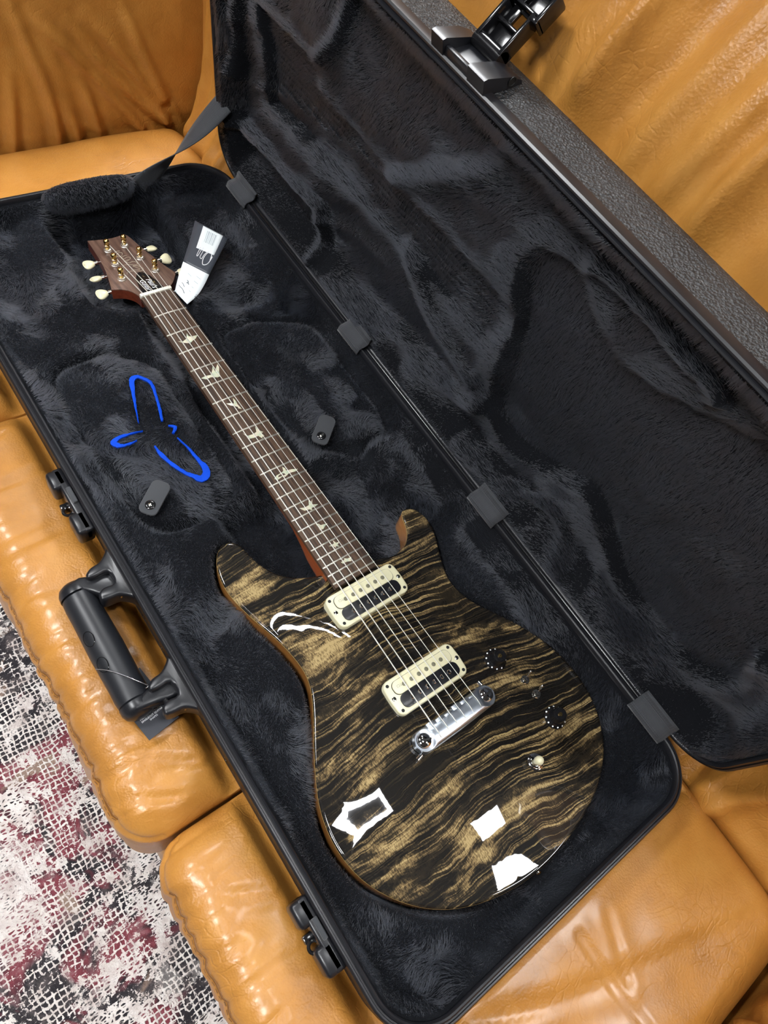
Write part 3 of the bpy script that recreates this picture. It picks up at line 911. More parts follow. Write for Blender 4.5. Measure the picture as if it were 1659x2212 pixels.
# pull the grid corners into the rounded corners of the case
def round_corners(X, Y, x0, x1, y0, y1, r):
    cx = np.clip(X, x0 + r, x1 - r); cy = np.clip(Y, y0 + r, y1 - r)
    dx, dy = X - cx, Y - cy
    L2 = np.hypot(dx, dy); Li = np.maximum(np.abs(dx), np.abs(dy))
    k = np.where(L2 > 1e-6, Li / np.maximum(L2, 1e-6), 1)
    return cx + dx * k, cy + dy * k
Xg, Yg = round_corners(Xg, Yg, BX0 + 0.3, BX1 - 0.3, BY0 + 0.3, BY1 - 0.3, 45.7)
Hg = base_height(Xg, Yg)
base_lining = np_mesh('base_lining', np.stack([Xg, Yg, Hg], -1).reshape(-1, 3), grid_faces(len(gx), len(gy)), M['plush'], case)

# ---- plush lining of the lid (coordinates a, y, depth)
RECESS = spline([(257, -346), (283, -354), (301, -365), (309, -390), (309, -413), (284, -448), (270, -476), (276, -504), (291, -553), (318, -594), (335, -640), (345, -720), (330, -780), (270, -812), (190, -800), (150, -782), (140, -765), (90, -790), (48, -752), (37, -700), (45, -640), (75, -589), (103, -539), (86, -509), (55, -440), (60, -400), (91, -378), (166, -369), (205, -362)], 3, True)
NECK_R = [(243, 136), (247, 14), (227, 4), (214, -28), (210, -68), (211, -142), (209, -241), (212, -337)]
NECK_L = [(145, -342), (143, -266), (145, -180), (141, -94), (136, -16), (130, 60), (128, 120)]
NECKP = spline(NECK_R, 3, False) + [(203, -354), (173, -361)] + spline(NECK_L, 3, False)
LINE4 = spline([(65, 190), (65.6, 90), (72.8, -5), (59, -25), (12, -40)], 4, False)
RIDGE1 = spline([(336, -420), (342, -436), (343.5, -486), (340, -534), (341, -558), (334, -572)], 4, False)
LOWR = spline([(14, -386), (22, -467), (33, -496), (46, -532), (26, -562), (12, -585)], 4, False)
FOLDR = spline([(-4, -85), (18, -162), (34, -230), (30, -290), (44, -340), (60, -370)], 4, False)
FOLDC = spline([(150, -190), (120, -240), (96, -300), (80, -350)], 4, False)
BAND = spline([(216, -148), (252, -198), (296, -245), (330, -280), (372, -312)], 4, False)
SEAM1 = [(300, 168), (234, 167), (183, 170), (140, 176)]
SEAM2 = spline([(380, -38), (343, -34), (300, -27), (262, 2)], 3, False)

def lid_depth(A, Y):
    rect = rrect(0, BY0, LW, BY1, 46, 6)
    e = sdf(A, Y, rect)
    D = 38.0 * sstep(0, 34, e) + 3
    D = D + 19 * sstep(-8, 8, sdf(A, Y, RECESS))
    nk = sdf(A, Y, NECKP)
    nin = sstep(-5, 5, nk)
    D = D + nin * (9 + 2.0 * np.cos(2 * np.pi * (A + 0.02 * Y) / 8.5) * sstep(3, 14, nk) * sstep(-350, -300, -np.abs(Y + 20)))
    for L, amp, s in ((LINE4, 17, 8), (RIDGE1, 18, 8), (LOWR, 13, 8), (FOLDR, 17, 13), (FOLDC, 13, 11), (BAND, 11, 13), (SEAM2, 11, 8), (SEAM1, 12, 8)):
        d = seg_dist(A, Y, L)
        D = D - amp * np.exp(-(d / s) ** 2)
    # terrace between the hinge side and the first fold
    side = sstep(-10, 10, A - 68) * sstep(-40, 0, Y)
    D = D - 7 * side * (1 - nin)
    # padded bump at the tail end
    D = D - 16 * np.exp(-((A - 215) / 52) ** 2 - ((Y + 800) / 48) ** 2)
    # loose folds in the cloth, mostly along the case
    w = A + 20 * vnoise(A / 90, Y / 120, 51) + 0.25 * Y
    D = D - 6.5 * (0.5 - 2 * np.abs(vnoise(w / 38, Y / 260, 52))) * (1 - 0.6 * sstep(-7, 7, sdf(A, Y, RECESS)))
    D = D + 6.0 * fbm(A / 60, Y / 80, 61, 3) + 1.2 * fbm(A / 18, Y / 22, 67, 2)
    D = np.clip(D, 0, 62) * sstep(-3, 12, e) + 4 * (1 - sstep(-3, 12, e))
    return D
ga = np.linspace(0.3, LW - 0.3, 190)
Ag, Yl = np.meshgrid(ga, gy, indexing='ij')
Ag, Yl = round_corners(Ag, Yl, 0.3, LW - 0.3, BY0 + 0.3, BY1 - 0.3, 45.7)
Dg = lid_depth(Ag, Yl)
LM = np.array(ML)
def lid2w(A, Y, Z):
    P = np.stack([A, Y, Z, np.ones_like(A)], -1) @ LM.T
    return P[..., :3]
lid_lining = np_mesh('lid_lining', lid2w(Ag, Yl, -Dg).reshape(-1, 3), grid_faces(len(ga), len(gy)), M['plush'], case)

# padded lip over the headstock end
uu = np.linspace(0, np.pi, 28); vv = np.linspace(0, 2 * np.pi, 28)
U, V = np.meshgrid(uu, vv, indexing='ij')
pad = np.stack([-2 + 60 * np.cos(U) * (1 + 0.05 * np.sin(V)), 190 + 13 * np.sin(U) ** 0.6 * np.cos(V), 78 + (24 + 3 * np.cos(2 * U)) * np.sin(U) ** 0.75 * np.sin(V)], -1)
pad[..., 2] += 1.2 * fbm(pad[..., 0] / 14, V * 2, 5, 2)
np_mesh('headstock_pad', pad.reshape(-1, 3), grid_faces(28, 28), M['plush'], case)

# ---- pile of the plush: short fibres leaning with the brushed nap
def fur(name, P, Nn, n_each, length, lean, rad, parent, mat, nap):
    """P (N,3) roots in mm, Nn normals, nap (N,3) comb direction"""
    N = len(P)
    t = np.linspace(0, 1, n_each)[None, :, None]
    jit = RNG.normal(0, 0.22, (N, 1, 3))
    L = (length * RNG.uniform(0.65, 1.2, (N, 1, 1)))
    d0 = Nn[:, None, :]
    d1 = nap[:, None, :] * (lean[:, None, None] if isinstance(lean, np.ndarray) else lean)
    pts = P[:, None, :] + L * (d0 * (t * 0.75 - 0.28 * t * t) + (d1 + jit) * (t * 0.45 + 0.55 * t * t) * 0.8)
    hc = bpy.data.hair_curves.new(name)
    hc.add_curves([n_each] * N)
    hc.attributes['position'].data.foreach_set('vector', (pts * MM).astype(np.float32).ravel())
    ra = hc.attributes.get('radius') or hc.attributes.new('radius', 'FLOAT', 'POINT')
    taper = (1 - 0.75 * np.linspace(0, 1, n_each))[None, :].repeat(N, 0)
    ra.data.foreach_set('value', (taper * rad * MM).astype(np.float32).ravel())
    hc.materials.append(mat)
    o = bpy.data.objects.new(name, hc)
    COL.objects.link(o)
    tag(o, kind='stuff')
    return par(o, parent)

def field_normals(fn, X, Y, h=1.0):
    dx = (fn(X + h, Y) - fn(X - h, Y)) / (2 * h); dy = (fn(X, Y + h) - fn(X, Y - h)) / (2 * h)
    n = np.stack([-dx, -dy, np.ones_like(dx)], -1)
    return n / np.linalg.norm(n, axis=-1, keepdims=True)

def bilerp(F, u, v):
    i = np.clip(u.astype(int), 0, F.shape[0] - 2); j = np.clip(v.astype(int), 0, F.shape[1] - 2)
    a = (u - i)[:, None] if F.ndim == 3 else u - i
    b = (v - j)[:, None] if F.ndim == 3 else v - j
    return F[i, j] * (1 - a) * (1 - b) + F[i + 1, j] * a * (1 - b) + F[i, j + 1] * (1 - a) * b + F[i + 1, j + 1] * a * b

def surf_normals(S):
    du = np.gradient(S, axis=0); dv = np.gradient(S, axis=1)
    n = np.cross(du, dv); n /= np.maximum(np.linalg.norm(n, axis=-1, keepdims=True), 1e-9)
    return n

NFUR_BASE, NFUR_LID = 240000, 260000
SB = np.stack([Xg, Yg, Hg], -1); NB_ = surf_normals(SB)
NB_ *= np.sign(NB_[..., 2:3] + 1e-9)
u = RNG.uniform(1, SB.shape[0] - 2.001, NFUR_BASE); w_ = RNG.uniform(1, SB.shape[1] - 2.001, NFUR_BASE)
P = bilerp(SB, u, w_); Nn = bilerp(NB_, u, w_)
keep = sdf(P[:, 0], P[:, 1], BODYW[::2]) < 0
P = P[keep]; Nn = Nn[keep]
ang = 2.2 * fbm(P[:, 0] / 60, P[:, 1] / 75, 81, 3) * 2.2 - 1.2
nap = np.stack([np.cos(ang), np.sin(ang), np.zeros(len(P))], -1)
patch = fbm(P[:, 0] / 46 + 3.1, P[:, 1] / 60, 131, 4)
lean_b = 0.35 + 2.1 * sstep(-0.22, 0.30, patch)
fur('base_plush_pile', P, Nn, 3, 5.5, lean_b, 0.22, case, M['fur'], nap)
SL = np.stack([Ag, Yl, -Dg], -1); NL_ = surf_normals(SL)
NL_ *= np.sign(NL_[..., 2:3] + 1e-9)
u = RNG.uniform(1, SL.shape[0] - 2.001, NFUR_LID); w_ = RNG.uniform(1, SL.shape[1] - 2.001, NFUR_LID)
P = bilerp(SL, u, w_); Nn = bilerp(NL_, u, w_)
# on the ridges of the folds the pile is brushed along the case, in the hollows it hangs towards the hinge
brush = np.zeros(len(P))
for L, wd in ((LINE4, 15), (RIDGE1, 11), (LOWR, 12), (FOLDR, 20), (FOLDC, 14), (BAND, 15), (SEAM2, 9), (SEAM1, 8)):
    brush = np.maximum(brush, np.exp(-(seg_dist(P[:, 0], P[:, 1], L) / wd) ** 2))
brush = np.maximum(brush, 0.9 * np.exp(-((sdf(P[:, 0], P[:, 1], RECESS) + 16) / 15) ** 2))
brush = np.maximum(brush, 0.7 * np.exp(-((sdf(P[:, 0], P[:, 1], NECKP) + 10) / 11) ** 2))
brush = np.clip(brush + 0.9 * fbm(P[:, 0] / 48, P[:, 1] / 60, 141, 4) + 0.18 - 0.45 * sstep(-5, 20, sdf(P[:, 0], P[:, 1], RECESS)), 0, 1)
ang = math.pi - brush * 1.75 + 0.5 * fbm(P[:, 0] / 40, P[:, 1] / 40, 91, 3)
nap = np.stack([np.cos(ang), np.sin(ang), np.zeros(len(P))], -1)
P4 = lid2w(P[:, 0], P[:, 1], P[:, 2]); R3 = LM[:3, :3]
fur('lid_plush_pile', P4, Nn @ R3.T, 3, 5.5, 1.9, 0.22, case, M['fur'], nap @ R3.T)
SP = pad; NPd = surf_normals(SP)
u = RNG.uniform(1, 26, 9000); w_ = RNG.uniform(0, 26.9, 9000)
P = bilerp(SP, u, w_); Nn = bilerp(NPd, u, w_)
c_ = np.array([-2, 190, 78]); Nn = Nn * np.sign(((P - c_) * Nn).sum(-1, keepdims=True))
nap = np.stack([RNG.normal(0, 0.4, len(P)), -np.ones(len(P)), -0.5 * np.ones(len(P))], -1)
fur('pad_plush_pile', P, Nn, 3, 4.5, 0.7, 0.22, case, M['fur'], nap)

# ---- hinge straps of webbing between base and lid
for y0, y1 in ((97, 148), (-198, -151), (-493, -444), (-794, -744)):
    prof = spline([(184, 80), (186.4, 87.6), (191, 89.4), (196, 90.4), (199, 92.4), (200.6, 96), (201.2, 99.5), (203.5, 101)], 3, False)
    vs = []; n = len(prof)
    ys = np.linspace(y0, y1, 5)
    for y in ys:
        for k, (x, z) in enumerate(prof): vs.append((x, y, z))
    m = MB(); m.add(vs, grid_faces(5, n))
    o = m.build('hinge_strap', M['webbing'], case)
    sm = o.modifiers.new('thickness', 'SOLIDIFY'); sm.thickness = 0.0015; sm.offset = 0
# hinge pin bead behind the straps
m = MB(); m.tube([(199.5, BY0 + 50, 84), (199.5, BY1 - 50, 84)], 2.6, 10)
m.build('hinge_bead', M['gloss_black'], case)

# ---- webbing stay between base end and lid end
def ribbon(path, widths, dirs, name, mat, parent, thick=1.4):
    vs = []
    n = len(path)
    for p, w, d in zip(path, widths, dirs):
        d = Vector(d).normalized()
        for k in (-1, -0.5, 0, 0.5, 1): vs.append(Vector(p) + d * w / 2 * k)
    m = MB(); m.add(vs, grid_faces(n, 5))
    o = m.build(name, mat, parent)
    sm = o.modifiers.new('thickness', 'SOLIDIFY'); sm.thickness = thick * MM; sm.offset = 0
    return o
path = []; dirs = []
pa = Vector((70, 190, 74)); pb = OL + EL * 92 + Vector((6, 190, 0))
for i in range(25):
    t = i / 24
    p = pa.lerp(pb, t); p.z -= 5 * math.sin(math.pi * t)
    path.append(p)
    a = math.radians(-10 + 118 * (3 * t ** 2 - 2 * t ** 3) ** 0.8)
    ax = (pb - pa).normalized(); e1 = Vector((1, 0, 0)) - ax * ax.x; e1.normalize(); e2 = ax.cross(e1)
    dirs.append(e1 * math.cos(a) + e2 * math.sin(a))
ribbon(path, [30] * 25, dirs, 'lid_stay', M['webbing'], case)

# ---- pull tabs with snaps on the accessory flaps
def pull_tab(cx, cy, ang, z, tilt, parent):
    R = Matrix.Translation((cx, cy, z)) @ Matrix.Rotation(ang, 4, 'Z') @ Matrix.Rotation(tilt, 4, 'Y')
    poly = rrect(-11, -10.5, 32, 10.5, 7, 5)
    t = MB().prism(poly, -1.2, 1.0, R, bev=0.8).build('pull_tab', M['felt_tab'], parent)
    MB().lathe([(5.6, 0.8), (5.6, 1.8), (4.4, 2.6), (3.4, 2.6), (2.8, 1.4), (1.2, 1.2)], 20, R).build('snap', M['gloss_black'], t)
    MB().lathe([(2.4, 1.0), (2.2, 2.2), (1.2, 2.9), (0.2, 3.0)], 14, R).build('snap_stud', M['nickel'], t)
pull_tab(-150, -281.5, math.radians(38), 74, math.radians(-4), case)
pull_tab(71, -286, math.radians(40), 75, math.radians(-4), case)

# ---- blue emblem outlined on the left flap
def hz(x, y):
    return float(base_height(np.array([[x]]), np.array([[y]]))[0, 0])
def stroke(pts, widths, name, mat, parent, lift=5.0):
    pts = spline(pts, 5, False)
    n = len(pts)
    wv = np.interp(np.linspace(0, 1, n), np.linspace(0, 1, len(widths)), widths)
    L = []; Rr = []
    for i, p in enumerate(pts):
        a = Vector(pts[max(0, i - 1)]); b = Vector(pts[min(n - 1, i + 1)])
        d = (b - a).normalized(); nn = Vector((-d.y, d.x))
        j1 = random.uniform(-0.35, 0.35); j2 = random.uniform(-0.35, 0.35)
        L.append(Vector(p) + nn * (wv[i] / 2 + j1)); Rr.append(Vector(p) - nn * (wv[i] / 2 + j2))
    vs = []
    for a, b, p in zip(L, Rr, pts):
        z = hz(p[0], p[1]) + lift
        vs += [(a.x, a.y, z - 0.8), (p[0], p[1], z), (b.x, b.y, z - 0.8), (b.x, b.y, z - 3), (a.x, a.y, z - 3)]
    fs = []
    for i in range(n - 1):
        for k in range(5):
            fs.append([i * 5 + k, i * 5 + (k + 1) % 5, (i + 1) * 5 + (k + 1) % 5, (i + 1) * 5 + k])
    fs.append([0, 1, 2, 3, 4]); fs.append([(n - 1) * 5 + k for k in range(5)])
    m = MB(); m.add(vs, fs)
    return m.build(name, mat, parent)
EMB = [([(-110.8, -174.5), (-104.8, -154.7), (-98.2, -136.1), (-93.3, -121.8), (-89.0, -114.0), (-81.5, -114.0), (-75.0, -121.9), (-72.5, -131.1), (-75.9, -148.9), (-80.3, -165.9), (-86.3, -183.3)], [1.2, 2.4, 3.6, 6, 6.5, 4, 3.8, 3.4, 3.4, 3.2, 2.8]),
       ([(-111.9, -187.1), (-125.9, -184.9), (-138.0, -184.6), (-147.5, -188.0), (-145, -193.6), (-139.2, -196.5), (-130.3, -197.2), (-123.9, -196.6)], [1.0, 1.8, 4, 7, 6, 3, 2, 0.8]),
       ([(-109.6, -211.5), (-108.5, -223.5), (-103.2, -241.4), (-96.4, -256.1), (-90.2, -263.7), (-82.9, -271.0), (-75.0, -268.5), (-72.9, -259.4), (-74.3, -250.4), (-76.8, -231.1), (-81.6, -211.9)], [1.6, 4.4, 4.2, 3.6, 5, 8.5, 9, 7, 4.5, 2.6, 1.0]),
       ([(-82.7, -191.6), (-76.5, -196.3), (-83.1, -204.6)], [1.5, 4, 3])]
for pts, w in EMB:
    tag(stroke(pts, w, 'emblem_outline', M['blue'], case), label='bright blue outline stroke of the emblem on the plush')

# ---- rivets along the handle side
for y, z in ((-62, 60), (-387, 58), (-426, 58), (-556, 58), (60, 60)):
    R = Matrix.Translation((BX0 - 7.6, y, z)) @ Matrix.Rotation(-math.pi / 2, 4, 'Y')
    MB().lathe([(4.6, -1), (4.6, 0.4), (3.4, 1.4), (1.8, 1.5), (1.5, 0.8), (0.3, 0.8)], 16, R).build('rivet', M['gloss_black'], case)

# ---- handle
def bracket(y0, y1):
    """side bracket with two ears and a slot between them"""
    xb = BX0 - 8.5
    c = (y0 + y1) / 2
    m = MB()
    out = [(xb + 4, y1 + 16), (xb - 1, y1 + 8), (xb - 5, y1 + 1), (xb - 14, y1 - 6), (xb - 24, y1 - 8), (xb - 31, y1 - 13), (xb - 31, y1 - 18), (xb - 24, y1 - 20), (xb - 11, y1 - 20), (xb - 11, y0 + 20), (xb - 22, y0 + 20), (xb - 29, y0 + 16), (xb - 30, y0 + 9), (xb - 24, y0 + 6), (xb - 12, y0 + 5), (xb - 3, y0 - 2), (xb + 4, y0 - 8)]
    m.prism(spline(out, 3, True), 56, 75, bev=3)
    b = m.build('handle_bracket', M['black_plastic'], case, angle=50)
    MB().tube([(xb - 22, y1 - 8, 64), (xb - 22, y0 + 8, 64)], 3.2, 10).build('hinge_pin', M['gloss_black'], b)
    for yy in (y0 + 4.0,):
        R = Matrix.Translation((xb - 9, yy + 1.5, 68)) @ Matrix.Rotation(math.pi / 2, 4, 'X')
        MB().lathe([(3, -1), (3, 1.2), (2, 1.6), (0.4, 1.6)], 12, R).build('screw', M['nickel'], b)
bracket(-366, -312)
bracket(-500, -446)
handle = None
gx_, gz_ = -256.0, 52.0
pts = [(gx_, -340, gz_), (gx_, -470, gz_)]
g = MB()
ring = []
ysec = [(-334, 14.5), (-336, 16.6), (-345, 17.2), (-360, 17.0), (-398, 17.8), (-440, 17.0), (-452, 17.2), (-460, 16.6), (-462, 14.5)]
g.tube([(gx_, y, gz_) for y, r in ysec], [r for y, r in ysec], 28)
grip = g.build('handle_grip', M['black_rubber'], case)
for s, yc in ((1, -334), (-1, -462)):
    ends = MB()
    yy = yc
    path = spline([(gx_, yy, gz_), (gx_ + 1, yy + s * 9, gz_ + 1), (gx_ + 8, yy + s * 16, gz_ + 3), (gx_ + 20, yy + s * 8, gz_ + 7), (gx_ + 34, yy - s * 2, gz_ + 11)], 5, False)
    # flattened arm from the grip end to the bracket
    prof = []
    for i, p in enumerate(path):
        t = i / (len(path) - 1)
        prof.append((p, 17 * (1 - t) + 10 * t if t > 0.3 else 17.2 - 4 * t))
    ends.lathe([(17.2, 0), (16.8, 6), (14.5, 11), (10, 14.2), (3, 15.4)], 28, Matrix.Translation((gx_, yy, gz_)) @ Matrix.Rotation(-s * math.pi / 2, 4, 'X'))
    poly = [(gx_ - 10, yy + s * 1), (gx_ - 4, yy + s * 11), (gx_ + 8, yy + s * 13), (gx_ + 38, yy + s * (2 if s > 0 else 17)), (gx_ + 38, yy - s * (20 if s > 0 else 2)), (gx_ + 20, yy - s * (18 if s > 0 else 4)), (gx_ + 12, yy - s * (8 if s > 0 else 3)), (gx_ + 4, yy)]
    ends.prism(poly, gz_ + 2, gz_ + 16, bev=3.5)
    ends.build('handle_arm', M['black_plastic'], case, angle=50)
# small recycling-style rings moulded into the grip
for yy in (-386, -416):
    R = Matrix.Translation((gx_ - 11, yy, gz_ + 14.2)) @ Matrix.Rotation(math.radians(-38), 4, 'Y')
    MB().tube([(6 * math.cos(a), 8 * math.sin(a), -0.2) for a in np.linspace(0, 2 * math.pi, 24)[:-1]], 0.35, 5, R, closed=True).build('grip_mark', M['gloss_black'], grip)

# ---- latch catches on the base
def catch(y1, y0):
    xb = BX0 - 9.5
    L_ = y1 - y0
    m = MB()
    m.box((xb - 5, (y0 + y1) / 2, 68), (11, L_, 18), bev=2.5)
    # two claws with a gap between them
    for ya, yb in ((y1 - 24, y1), (y0, y0 + 27)):
        m.box((xb - 9, (ya + yb) / 2, 64), (18, yb - ya, 26), bev=4)
    o = m.build('latch_catch', M['black_plastic'], case, angle=50)
    k = MB()
    k.box((xb - 4, (y0 + y1) / 2 + 4, 78.5), (5, 20, 3), bev=1)
    k.build('catch_plate', M['felt_tab'], o)
    k = MB(); c = (y0 + y1) / 2
    k.box((xb - 13, c + 2, 60), (12, 8, 10), bev=1.5)
    k.tube([(xb - 14 + 5 * math.cos(a), c - 6 + 5 * math.sin(a), 66) for a in np.linspace(0, 2 * math.pi, 20)[:-1]], 1.7, 8, closed=True)
    k.build('catch_loop', M['gloss_black'], o)
catch(-198, -282)
catch(-694, -762)

# ---- latch on the lid, thrown open
lt = MB()
for ya, yb in ((-212, -196), (-268, -246)):
    poly = [(LW + 9, -2), (LW + 22, 1), (LW + 23, -3), (LW + 18, -30), (LW + 12, -44), (LW + 7, -46)]
    vs = [(a, y, z) for y in (ya, yb) for a, z in poly]
    n = len(poly)
    fs = [[i, (i + 1) % n, n + (i + 1) % n, n + i] for i in range(n)] + [list(range(n))[::-1], [n + i for i in range(n)]]
    lt.add(vs, fs, ML)
lt.box((LW + 9, -230, -26), (6, 40, 36), ML, bev=1.5)
lt.box((LW + 13, -230, -6), (8, 36, 5), ML, bev=1)
latch = lt.build('lid_latch', M['black_plastic'], case, angle=30)
am = MB()
AM = ML @ Matrix.Translation((LW + 16, -229, -38)) @ Matrix.Rotation(math.radians(48), 4, 'Y')
# arm: a tray with raised side walls, wider at its free end
for sgn in (-1, 1):
    am.box((20, sgn * 15, 0), (40, 4, 16), AM, bev=1.2)
    am.box((48, sgn * 21, 0), (26, 4, 18), AM, bev=1.2)
    am.box((36, sgn * 18, 0), (5, 10, 17), AM, bev=1.2)
am.box((60, 0, 0), (4, 44, 18), AM, bev=1.2)
am.box((48, 0, -6), (24, 40, 4), AM, bev=0.8)
am.box((12, 0, -6), (26, 28, 4), AM, bev=0.8)
am.box((36, 9, -6), (22, 10, 4), AM, bev=0.8); am.box((36, -12, -6), (22, 6, 4), AM, bev=0.8)
am.box((22, 0, -1), (3, 28, 8), AM, bev=0.6); am.box((40, 0, 0), (3, 34, 9), AM, bev=0.6); am.box((50, 4, -1), (18, 2.5, 8), AM, bev=0.6)
am.tube([AM @ Vector((0, -17, 0)), AM @ Vector((0, 17, 0))], 7.5, 16)
am.build('latch_lever', M['gloss_black'], latch, angle=30)
R = ML @ Matrix.Translation((LW + 14, -268.4, -32)) @ Matrix.Rotation(math.pi / 2, 4, 'X')
MB().lathe([(4.2, 0), (4.2, 0.6), (3.4, 0.6), (3.2, -1.5), (0.2, -1.5)], 16, R).build('pin_hole', M['hole'], latch)

# ================================================================== guitar (frame: nut centre on the fretboard plane, strings towards -y)
GF = Matrix.Translation((0, 0, 0.07)) @ Matrix.Rotation(PHI, 4, 'Z')
gtr = root('electric_guitar', (0, -0.62, -0.056), GF)
tag(gtr, 'electric guitar with glossy charcoal flamed maple top lying in the plush-lined case', 'guitar')

EDGE, DOME = -15.0, -5.5
out = [Vector(p) for p in BODYS]
outl = ccw([tuple(p) for p in out])
def carve(d):
    return EDGE + (DOME - EDGE) * sstep(8, 74, d) - 1.5 * np.exp(-((d - 13) / 8.0) ** 2) * sstep(2, 9, d) - 1.3 * (1 - sstep(0, 1.6, d))
ptsl = []
for k, off in enumerate((0.0, 0.8, 1.8, 3.2, 5.5, 8.5, 12.5, 17.5)):
    q = inset(outl, off) if off > 0 else outl
    q = np.array(q)
    if off > 0:
        d = sdf(q[:, 0], q[:, 1], outl)
        q = q[d > off * 0.93]
    ptsl.append(q)
gxs = np.arange(-176, 170, 3.1); gys = np.arange(-818, -345, 3.1)
A_, B_ = np.meshgrid(gxs, gys, indexing='ij')
gp = np.stack([A_.ravel() + (np.arange(A_.size) % 2) * 0.3, B_.ravel()], -1)
dg = sdf(gp[:, 0], gp[:, 1], outl)
gp = gp[dg > 21]
allp = np.concatenate(ptsl + [gp])
nb = len(outl)
res = delaunay_2d_cdt([Vector(p) for p in allp.tolist()], [(i, (i + 1) % nb) for i in range(nb)], [], 1, 1e-4)
tv = np.array([tuple(p) for p in res[0]]); tf = res[2]
dd = np.maximum(sdf(tv[:, 0], tv[:, 1], outl), 0)
zz = carve(dd)
# relax the ridge lines that the distance field leaves in the horns
nbr = [set() for _ in tv]
for fc in tf:
    for i in range(len(fc)):
        nbr[fc[i]].add(fc[(i + 1) % len(fc)]); nbr[fc[(i + 1) % len(fc)]].add(fc[i])
ii = np.concatenate([np.full(len(s), i) for i, s in enumerate(nbr)]).astype(int); jj = np.concatenate([np.array(sorted(s), int) for s in nbr])
deg = np.maximum(np.bincount(ii, minlength=len(tv)), 1)
free = sstep(4.0, 14.0, dd)
for _ in range(110):
    avg = np.bincount(ii, zz[jj], minlength=len(tv)) / deg
    zz = zz + 0.5 * free * (avg - zz)
top = np_mesh('maple_top', np.stack([tv[:, 0], tv[:, 1], zz], -1), [list(f_) for f_ in tf], M['maple'], gtr)
bm = bmesh.new(); bm.from_mesh(top.data); bmesh.ops.recalc_face_normals(bm, faces=bm.faces)
if sum(f_.normal.z for f_ in bm.faces) < 0: bmesh.ops.reverse_faces(bm, faces=bm.faces)
bm.to_mesh(top.data); bm.free()
top.data.polygons.foreach_set('use_smooth', [True] * len(top.data.polygons))
# even out the shading normals of the lacquered dome
tm = top.data
N0 = np.zeros(len(tm.vertices) * 3); tm.vertices.foreach_get('normal', N0); N0 = N0.reshape(-1, 3)
fr2 = sstep(6, 16.0, dd)[:, None]
for _ in range(110):
    av = np.stack([np.bincount(ii, N0[jj, c], minlength=len(tv)) / deg for c in range(3)], -1)
    N0 = N0 + 0.6 * fr2 * (av - N0)
N0 /= np.linalg.norm(N0, axis=1, keepdims=True)
tm.normals_split_custom_set_from_vertices(N0.tolist())
def top_z(x, y):
    i = np.argmin((tv[:, 0] - x) ** 2 + (tv[:, 1] - y) ** 2)
    return float(zz[i])

def body_path(o_): return inset(outl, -o_) if o_ != 0 else outl
v, f = sweep(body_path, [(0, EDGE - 1.25), (0.25, EDGE - 1.9), (0.25, EDGE - 4.2), (0, EDGE - 4.4)])
MB().add(v, f).build('binding', M['binding'], gtr, angle=60)
v, f = sweep(body_path, [(-2, EDGE - 3.8), (0, EDGE - 4.4), (0, -48), (-1.5, -52), (-5, -54.6), (-9, -55.5)], True)
MB().add(v, f).build('body_back', M['mahogany'], gtr, angle=50)

# neck and heel
def fw(u): return 42.9 + (57.15 - 42.9) * u / 456.8
secs = [(6, 40, 13), (-6, 42, 18), (-20, None, 20), (-150, None, 21), (-330, None, 24), (-372, None, 27), (-392, None, 34), (-408, None, 42), (-424, None, 46), (-446, None, 47)]
vs = []; n = 17
for y, wd, dep in secs:
    w = wd or fw(-y) - 0.4
    heel = sstep(-360, -410, y) if y < -360 else 0
    for k in range(n):
        a = math.pi * k / (n - 1)
        e = 1.0 - 0.5 * float(heel)
        cx = math.copysign(abs(math.cos(a)) ** e, math.cos(a)); sz = abs(math.sin(a)) ** e
        vs.append((-cx * w / 2, y, -5.5 - sz * (dep - 5.5)))
m = MB(); F = grid_faces(len(secs), n)
for i in range(len(secs) - 1): F.append([i * n, i * n + n - 1, (i + 1) * n + n - 1, (i + 1) * n])
m.add(vs, F + [list(range(n)), [(len(secs) - 1) * n + k for k in range(n)]])
m.build('neck', M['orangewood'], gtr, angle=60)

# fretboard, crowned across its width
ys = np.linspace(0, -462, 60); nx = 9
vs = []
for y in ys:
    w = fw(-y)
    for k in range(nx):
        x = -w / 2 + w * k / (nx - 1)
        vs.append((x, y, 1.25 * (1 - (2 * x / w) ** 2) - 0.15))
nt = len(vs)
for y in ys:
    w = fw(-y)
    vs += [(-w / 2, y, -6), (w / 2, y, -6)]
F = grid_faces(60, nx)
for i in range(59):
    a, b = nt + 2 * i, nt + 2 * i + 2
    F += [[i * nx, a, b, (i + 1) * nx], [i * nx + nx - 1, (i + 1) * nx + nx - 1, b + 1, a + 1], [a, a + 1, b + 1, b]]
F += [list(range(nx)) + [nt + 1, nt], [59 * nx + k for k in range(nx)] + [nt + 119, nt + 118]]
m = MB(); m.add(vs, F)
board = m.build('fretboard', M['rosewood'], gtr, angle=35)
def fz(x, u):
    w = fw(u); return 1.25 * (1 - (2 * x / w) ** 2) - 0.15
def fret_y(n_): return 635 * (1 - 2 ** (-n_ / 12))
for k in range(1, 23):
    u = fret_y(k); w = fw(u)
    xs = np.linspace(-w / 2 - 0.2, w / 2 + 0.2, 9)
    vs = []
    for x in xs:
        z = fz(min(max(x, -w / 2), w / 2), u)
        for yy, h in ((-1.2, -0.3), (-1.0, 0.45), (-0.4, 0.95), (0.4, 0.95), (1.0, 0.45), (1.2, -0.3)):
            vs.append((x, -u + yy, z + h))
    m = MB(); m.add(vs, grid_faces(9, 6) + [list(range(6)), [48 + i for i in range(6)]])
    m.build('fret', M['steel'], board, angle=50)
